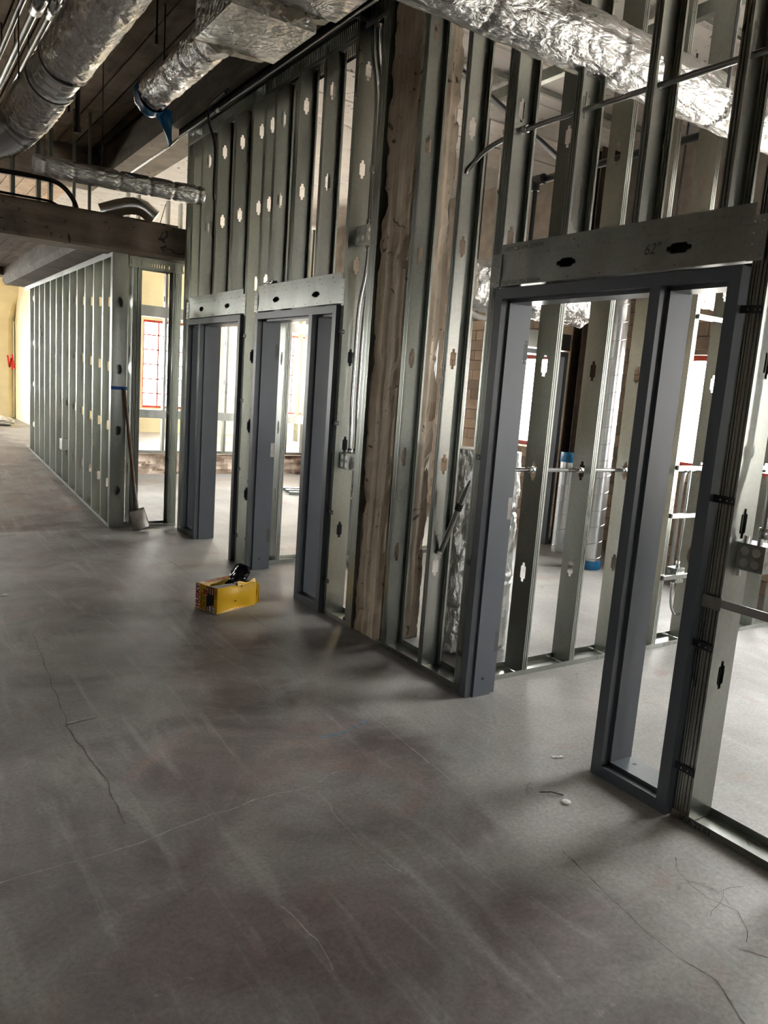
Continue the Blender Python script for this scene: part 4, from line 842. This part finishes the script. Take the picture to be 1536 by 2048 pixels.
# ================================================================== LOOSE THINGS
# square-mouth shovel leaning on the end stud
e = empty('shovel', (2.29, 7.86, 0), 'worn square-mouth shovel with wooden handle leaning against the end stud', 'shovel')
T0, T1 = Vector((2.125, 8.005, 1.45)), Vector((2.225, 7.93, 0.42))
MB().tube([T0, T0.lerp(T1, 0.5), T1], [0.015, 0.017, 0.018], 12).build('handle', 'wood', e)
T2 = Vector((2.247, 7.912, 0.215)); MB().tube([T1 + (T0 - T1) * 0.06, T1, T2], [0.020, 0.021, 0.024], 12).build('socket', 'blade', e)
ax = (Vector((2.305, 7.855, 0.004)) - T2).normalized(); sd = Vector((1, 0.25, 0)); sd = (sd - sd.dot(ax) * ax).normalized(); nr = ax.cross(sd)
m = MB(); k = 12; hl = 0.222
for i in range(k + 1):
    for j in range(k + 1):
        u, v = i / k, j / k * 2 - 1; w = 0.093 + 0.006 * u
        dish = 0.022 * v * v * (0.5 + 0.5 * u) + 0.012 * (1 - u) ** 2 * (1 - v * v)
        m.v.append(tuple(T2 + ax * (hl * u - 0.0) + sd * (w * v) - nr * dish * 1.0))
for i in range(k):
    for j in range(k): a = i * (k + 1) + j; m.smooth.add(len(m.f)); m.f.append((a, a + 1, a + k + 2, a + k + 1))
bl = m.build('blade', 'blade', e); md = bl.modifiers.new('thick', 'SOLIDIFY'); md.thickness = 0.003
MB().box(1.998, 2.158, 8.024, 8.0305, 1.435, 1.468).build('tape_strip', 'tape', None, None, 'strip of blue tape across the end stud above the shovel handle', 'tape', base=(2.08, 8.03, 1.45))
# yellow carton of bags
c0 = Vector((1.949, 4.86, 0.001)); ux = Vector((math.cos(math.radians(21.4)), math.sin(math.radians(21.4)), 0)); uy = Vector((-ux.y, ux.x, 0)); uz = Vector((0, 0, 1))
LX, LY, LZ = 0.385, 0.222, 0.186
e = empty('bag_carton', c0 + ux * LX / 2 + uy * LY / 2, 'torn yellow bag carton with red lettering on the corridor floor', 'box')
P = lambda a, b_, c: c0 + ux * a + uy * b_ + uz * c
TH = 0.003
def panel(o, a, b_, n_, nm, mat='yellow', bulge=0.0, k=8, cut=None):
    o, a, b_, n_ = Vector(o), Vector(a), Vector(b_), Vector(n_).normalized(); m_ = MB()
    for s in (0, 1):
        for i in range(k + 1):
            for j in range(k + 1):
                u, v = i / k, j / k; vv = v * (cut(u) if cut else 1.0)
                d = bulge * (noise.noise(Vector((u * 2.3, v * 2.1, bulge * 40))) * 1.2) * math.sin(math.pi * u) * (1 if v > 0.05 else 0)
                m_.v.append(tuple(o + a * u + b_ * vv + n_ * (d - TH * s)))
    K = (k + 1) ** 2
    for i in range(k):
        for j in range(k): q = i * (k + 1) + j; m_.f += [(q, q + 1, q + k + 2, q + k + 1), (K + q, K + q + k + 1, K + q + k + 2, K + q + 1)]
    for i in range(k):
        for (q, r) in ((i * (k + 1), (i + 1) * (k + 1)), (i * (k + 1) + k, (i + 1) * (k + 1) + k), (i, i + 1), (k * (k + 1) + i, k * (k + 1) + i + 1)): m_.f.append((q, r, K + r, K + q))
    return m_.build(nm, mat, e)
panel(P(0, 0, 0), ux * LX, uz * LZ, -uy, 'side_panel', bulge=0.016, k=14, cut=lambda u: 1 - 0.04 * u + 0.02 * math.sin(u * 9) * (u > 0.4))
panel(P(0, LY, 0), ux * LX, uz * LZ, uy, 'side_panel', bulge=0.006)
endp = panel(P(0, LY, 0), -uy * LY, uz * LZ, -ux, 'end_panel')
panel(P(LX, 0, 0), uy * LY, uz * LZ * 0.9, ux, 'end_panel', 'blackplastic', bulge=0.02, cut=lambda u: 0.8 + 0.2 * math.sin(u * 5))
panel(P(0, 0, 0.003), ux * LX, uy * LY, -uz, 'bottom_panel', 'card')
topp = panel(P(0, LY, LZ), ux * LX * 0.98, -uy * LY * 0.62, uz, 'top_panel', cut=lambda u: 1.0 if u < 0.12 else 0.62 + 0.12 * math.sin(u * 8))
panel(P(0.0, 0, LZ + 0.001), ux * LX * 0.46, uy * LY * 0.36, uz, 'torn_flap', 'card', bulge=0.004, cut=lambda u: 1.0 - 0.45 * u + 0.06 * math.sin(u * 13))
panel(P(LX * 0.50, -0.004, LZ - 0.012), ux * LX * 0.46, uz * 0.03 + uy * 0.012, -uy, 'torn_flap', 'yellow', bulge=0.008, cut=lambda u: 0.7 + 0.3 * math.sin(u * 7 + 1))
panel(P(LX, -0.002, 0.01), ux * 0.03 - uy * 0.004, uz * LZ * 0.92, -uy, 'torn_flap', 'yellow', bulge=0.01, cut=lambda u: 1 - 0.3 * u)
# bag bunch rising from the opening
m = MB(); k1, k2 = 22, 20
for i in range(k1 + 1):
    u = i / k1; c = P(LX * (0.45 + 0.42 * u), LY * (0.40 - 0.02 * u), LZ * (0.30 + 1.22 * u ** 1.0)); w = 0.08 * (1 - 0.3 * u); h = 0.05 * (1 - 0.2 * u)
    for j in range(k2):
        t_ = 2 * math.pi * j / k2; q = Vector((math.cos(t_) * 2, math.sin(t_) * 2, u * 3)); f_ = 1 + 0.45 * noise.fractal(q, 0.9, 2.1, 3)
        m.v.append(tuple(c + uy * (w * f_ * math.cos(t_)) + (ux * -0.75 + uz * 0.5) * (h * f_ * math.sin(t_))))
for i in range(k1):
    for j in range(k2): j2 = (j + 1) % k2; m.f.append((i * k2 + j, i * k2 + j2, (i + 1) * k2 + j2, (i + 1) * k2 + j))
m.f.append(tuple(range(k2))[::-1]); m.f.append(tuple(range(k1 * k2, (k1 + 1) * k2)))
m.build('plastic_bag', 'blackplastic', None, None, 'glossy black plastic bag pulled half out of the yellow carton', 'bag', base=tuple(P(LX * 0.6, LY * 0.4, LZ * 0.3)))
crumple(P(LX * 0.76, LY * 0.45, LZ * 0.72), 0.062, 'blackplastic', 'plastic_bag_fold', bpy.data.objects['plastic_bag'], 8, (1.1, 1.1, 0.8))
# printing on the end panel: local frame r (to the right when seen from outside) and up
O = P(0, LY, 0) - ux * 0.0008; r_ = -uy
def patch(a0, a1, b0, b1, mat, nm, lift=0.0006):
    o = O + r_ * (a0 * LY) + uz * (b0 * LZ) - ux * lift; m_ = MB().add([o, o + r_ * ((a1 - a0) * LY), o + r_ * ((a1 - a0) * LY) + uz * ((b1 - b0) * LZ), o + uz * ((b1 - b0) * LZ)], [(0, 1, 2, 3)]); return m_.build(nm, mat, endp)
patch(0.0, 0.20, 0.06, 0.97, 'white', 'print_panel', 0.0004)
text_mesh('HUSKY', 0.052, O + r_ * (0.185 * LY) + uz * (0.08 * LZ) - ux * 0.0012, uz, -r_, 'inkred', endp, wide=1.0, bold=0.0022)
text_mesh('Contractor', 0.030, O + r_ * (0.32 * LY) + uz * (0.06 * LZ) - ux * 0.0012, uz, -r_, 'inkblack', endp, wide=0.85, bold=0.0008)
text_mesh('Clean-Up Bags', 0.030, O + r_ * (0.44 * LY) + uz * (0.06 * LZ) - ux * 0.0012, uz, -r_, 'inkblack', endp, wide=0.85, bold=0.0008)
patch(0.50, 0.86, 0.03, 0.98, 'inkblack', 'print_panel', 0.0004)
for i in range(3): patch(0.53 + i * 0.11, 0.60 + i * 0.11, 0.70, 0.95, 'skin', 'print_figure'); patch(0.54 + i * 0.11, 0.62 + i * 0.11, 0.04, 0.20 + 0.05 * i, ('pink', 'white', 'skin')[i], 'print_figure')
patch(0.47, 0.55, 0.62, 0.86, 'white', 'print_figure'); patch(0.47, 0.55, 0.64, 0.84, 'inkred', 'print_figure', 0.0009)
patch(0.80, 0.92, 0.03, 0.22, 'white', 'print_panel', 0.0008)
for i in range(6): patch(0.815 + i * 0.016, 0.822 + i * 0.016, 0.06, 0.19, 'inkblack', 'print_bar', 0.0012)
text_mesh('50 bags', 0.022, O + r_ * (0.95 * LY) + uz * (0.55 * LZ) - ux * 0.0012, uz, -r_, 'inkblack', endp)
text_mesh('HUSKY', 0.060, P(0.07, LY * 0.74, LZ + 0.0015), ux, uy, 'inkred', topp, wide=1.25, bold=0.003)
o_ = P(0.015, LY * 0.78, LZ + 0.0012); MB().add([o_, o_ + ux * 0.045, o_ + ux * 0.045 + uy * 0.04, o_ + uy * 0.04], [(0, 1, 2, 3)]).build('print_panel', 'white', topp)
# scraps on the corridor floor
def scrap(x, y, sx, sy, rot, label, mat='paper', cat='scrap', h=0.004):
    a = Vector((math.cos(rot), math.sin(rot), 0)); b_ = Vector((-a.y, a.x, 0)); o = Vector((x, y, 0.0005)) - a * sx / 2 - b_ * sy / 2
    m_ = MB(); k = 6
    for i in range(k + 1):
        for j in range(3): p = o + a * (sx * i / k) + b_ * (sy * j / 2); m_.v.append((p.x, p.y, 0.0012 + h * abs(math.sin(i * 1.1 + j))))
    for i in range(k):
        for j in range(2): q = i * 3 + j; m_.f.append((q, q + 3, q + 4, q + 1))
    return m_.build('paper_scrap', mat, None, None, label, cat, base=(x, y, 0))
scrap(2.614, 2.262, 0.055, 0.018, -0.35, 'small white paper scrap left of the nearest sidelight')
e = empty('washer_disc', (2.346, 1.957, 0), 'small pale round disc on the floor near the nearest sidelight', 'disc')
MB().tube([(2.346, 1.957, 0.0005), (2.346, 1.957, 0.006), (2.346, 1.957, 0.007)], [0.019, 0.019, 0.015], 24).build('disc_body', 'paper', e); MB().tube([(2.346, 1.957, 0.0068), (2.346, 1.957, 0.0085)], 0.006, 12).build('disc_hub', 'white', e)
MB().tube([(2.30, 2.065, 0.004), (2.345, 2.04, 0.006), (2.375, 2.0, 0.004)], 0.0024, 6).build('wire_offcut', 'black', None, None, 'thin black wire offcut beside the pale disc', 'wire', base=(2.345, 2.04, 0))
scrap(0.727, 5.80, 0.05, 0.03, 0.4, 'tiny white scrap at the left edge of the floor')
for i, (x, y, s) in enumerate(((2.74, 4.41, 0.022), (2.775, 4.36, 0.02), (2.79, 4.44, 0.016))): crumple((x, y, 0.018), s, 'card' if i else 'blackplastic', 'rag_scrap', None, 20 + i, (1.6, 1.6, 0.7), ['dark rag scrap in the bottom track beside the column', 'grey rag scrap in the bottom track beside the column', 'smallest rag scrap in the bottom track beside the column'][i], 'scrap')
crumple((3.10, 3.42, 0.05), 0.05, 'foil', 'foil_scrap', None, 31, (1.3, 1.1, 0.6), 'crumpled foil scrap on the floor behind studs by the column', 'scrap')
# stud offcuts lying in the middle room
g = 'loose stud offcuts on the room floor'
for i, dy in enumerate((0.0, 0.16, 0.30)):
    o = stud_mb(0, 0, (0, 1), (1, 0), 0, 1.5 - 0.12 * i, d=0.09, holes=[0.4, 1.0]).build('stud_offcut', 'galv', None, None, ['nearest loose stud lying on the middle room floor', 'second loose stud lying on the middle room floor', 'farthest loose stud lying on the middle room floor'][i], 'steel stud', g)
    o.rotation_euler = (0, math.radians(90), math.radians(-20)); o.location = (5.05 + 0.05 * i, 9.95 + dy * 1.4, 0.045)
crumple((5.75, 10.35, 0.05), 0.06, 'galv', 'metal_scrap', None, 51, (1.4, 1.2, 0.8), 'scrap metal heap beside the loose studs', 'scrap')
for i in range(5): MB().box(3.55 + 0.02 * i, 4.15 + 0.02 * i, 5.55 + i * 0.10, 5.60 + i * 0.10, 0.001, 0.04).build('track_offcut', 'galv', None, None, ['first', 'second', 'third', 'fourth', 'fifth'][i] + ' short track offcut behind the junction box bay', 'steel track', 'short track offcuts', base=(3.8, 5.57 + i * 0.1, 0))
crumple((4.17, 12.9, 0.36), 0.05, 'yellow', 'yellow_tool', None, 61, (1.0, 0.8, 0.8), 'small yellow tool left on the raised slab', 'tool')

# far end of the corridor: flared column, wall piers, rubbish
e = empty('column_flared', (2.35, 20.2, 0.32), 'cream column with flared capital at the far end of the corridor', kind='structure')
m = MB(); prof_ = [(0.24, 0.32), (0.24, 2.55), (0.26, 2.62), (0.42, 2.95), (0.75, 3.25), (0.78, 3.3), (0.78, 4.4)]
for r, z in prof_:
    for k in range(8): a = math.pi / 8 + k * math.pi / 4; m.v.append((2.55 + r * math.cos(a), 20.2 + r * math.sin(a), z))
for i in range(len(prof_) - 1):
    for k in range(8): k2 = (k + 1) % 8; m.f.append((i * 8 + k, i * 8 + k2, (i + 1) * 8 + k2, (i + 1) * 8 + k))
m.build('shaft', 'cream', e); MB().box(2.16, 2.19, 19.98, 20.02, 0.5, 2.7).build('blue_mark', 'pvc', e)
strip_ = MB()
for (a, b_) in (((2.62, 1.78), (2.66, 1.50)), ((2.66, 1.50), (2.70, 1.72)), ((2.70, 1.72), (2.72, 1.45)), ((2.72, 1.80), (2.76, 1.48))):
    d = Vector((b_[0] - a[0], 0, b_[1] - a[1])).normalized(); s_ = Vector((-d.z, 0, d.x)) * 0.018; A_, B_ = Vector((a[0], 19.94, a[1])), Vector((b_[0], 19.94, b_[1])); strip_.add([A_ + s_, B_ + s_, B_ - s_, A_ - s_], [(0, 1, 2, 3)])
strip_.build('spray_mark', 'sprayred', e)
for i in range(9):
    x = 1.15 + 0.55 * (i % 3) + 0.1 * random.random(); y = 17.6 + 0.6 * (i // 3) + 0.1 * random.random()
    crumple((x, y, 0.322 + 0.06), 0.09 + 0.06 * random.random(), 'paper' if i % 3 else 'card', 'plastic_rubbish', None, 70 + i, (1.6, 1.2, 0.6), 'white plastic rubbish heaped on the floor at the corridor end', 'rubbish', k=10)['group'] = 'rubbish at the corridor end'
e = empty('slotted_angle', (1.6, 15.5, 3.0), 'slotted steel angle crossing below the ceiling at the far end', 'steel angle'); m = MB().box(-1.5, 2.45, 15.5, 15.56, 3.22, 3.36); m.build('angle_web', 'galv', e)
for i in range(9): MB().box(1.0 + i * 0.16, 1.03 + i * 0.16, 15.495, 15.5, 3.26, 3.32).build('slot', 'black', e)

e = empty('column_steel', (6.62, 6.03, 0), 'dark rusted steel column beside the dark rear door frame', kind='structure')
for (a, b_) in ((5.96, 5.975), (6.095, 6.11)): MB().box(6.50, 6.78, a, b_, 0, 4.35).build('flange', 'rust', e)
MB().box(6.63, 6.645, 5.975, 6.095, 0, 4.35).build('web', 'rust', e)
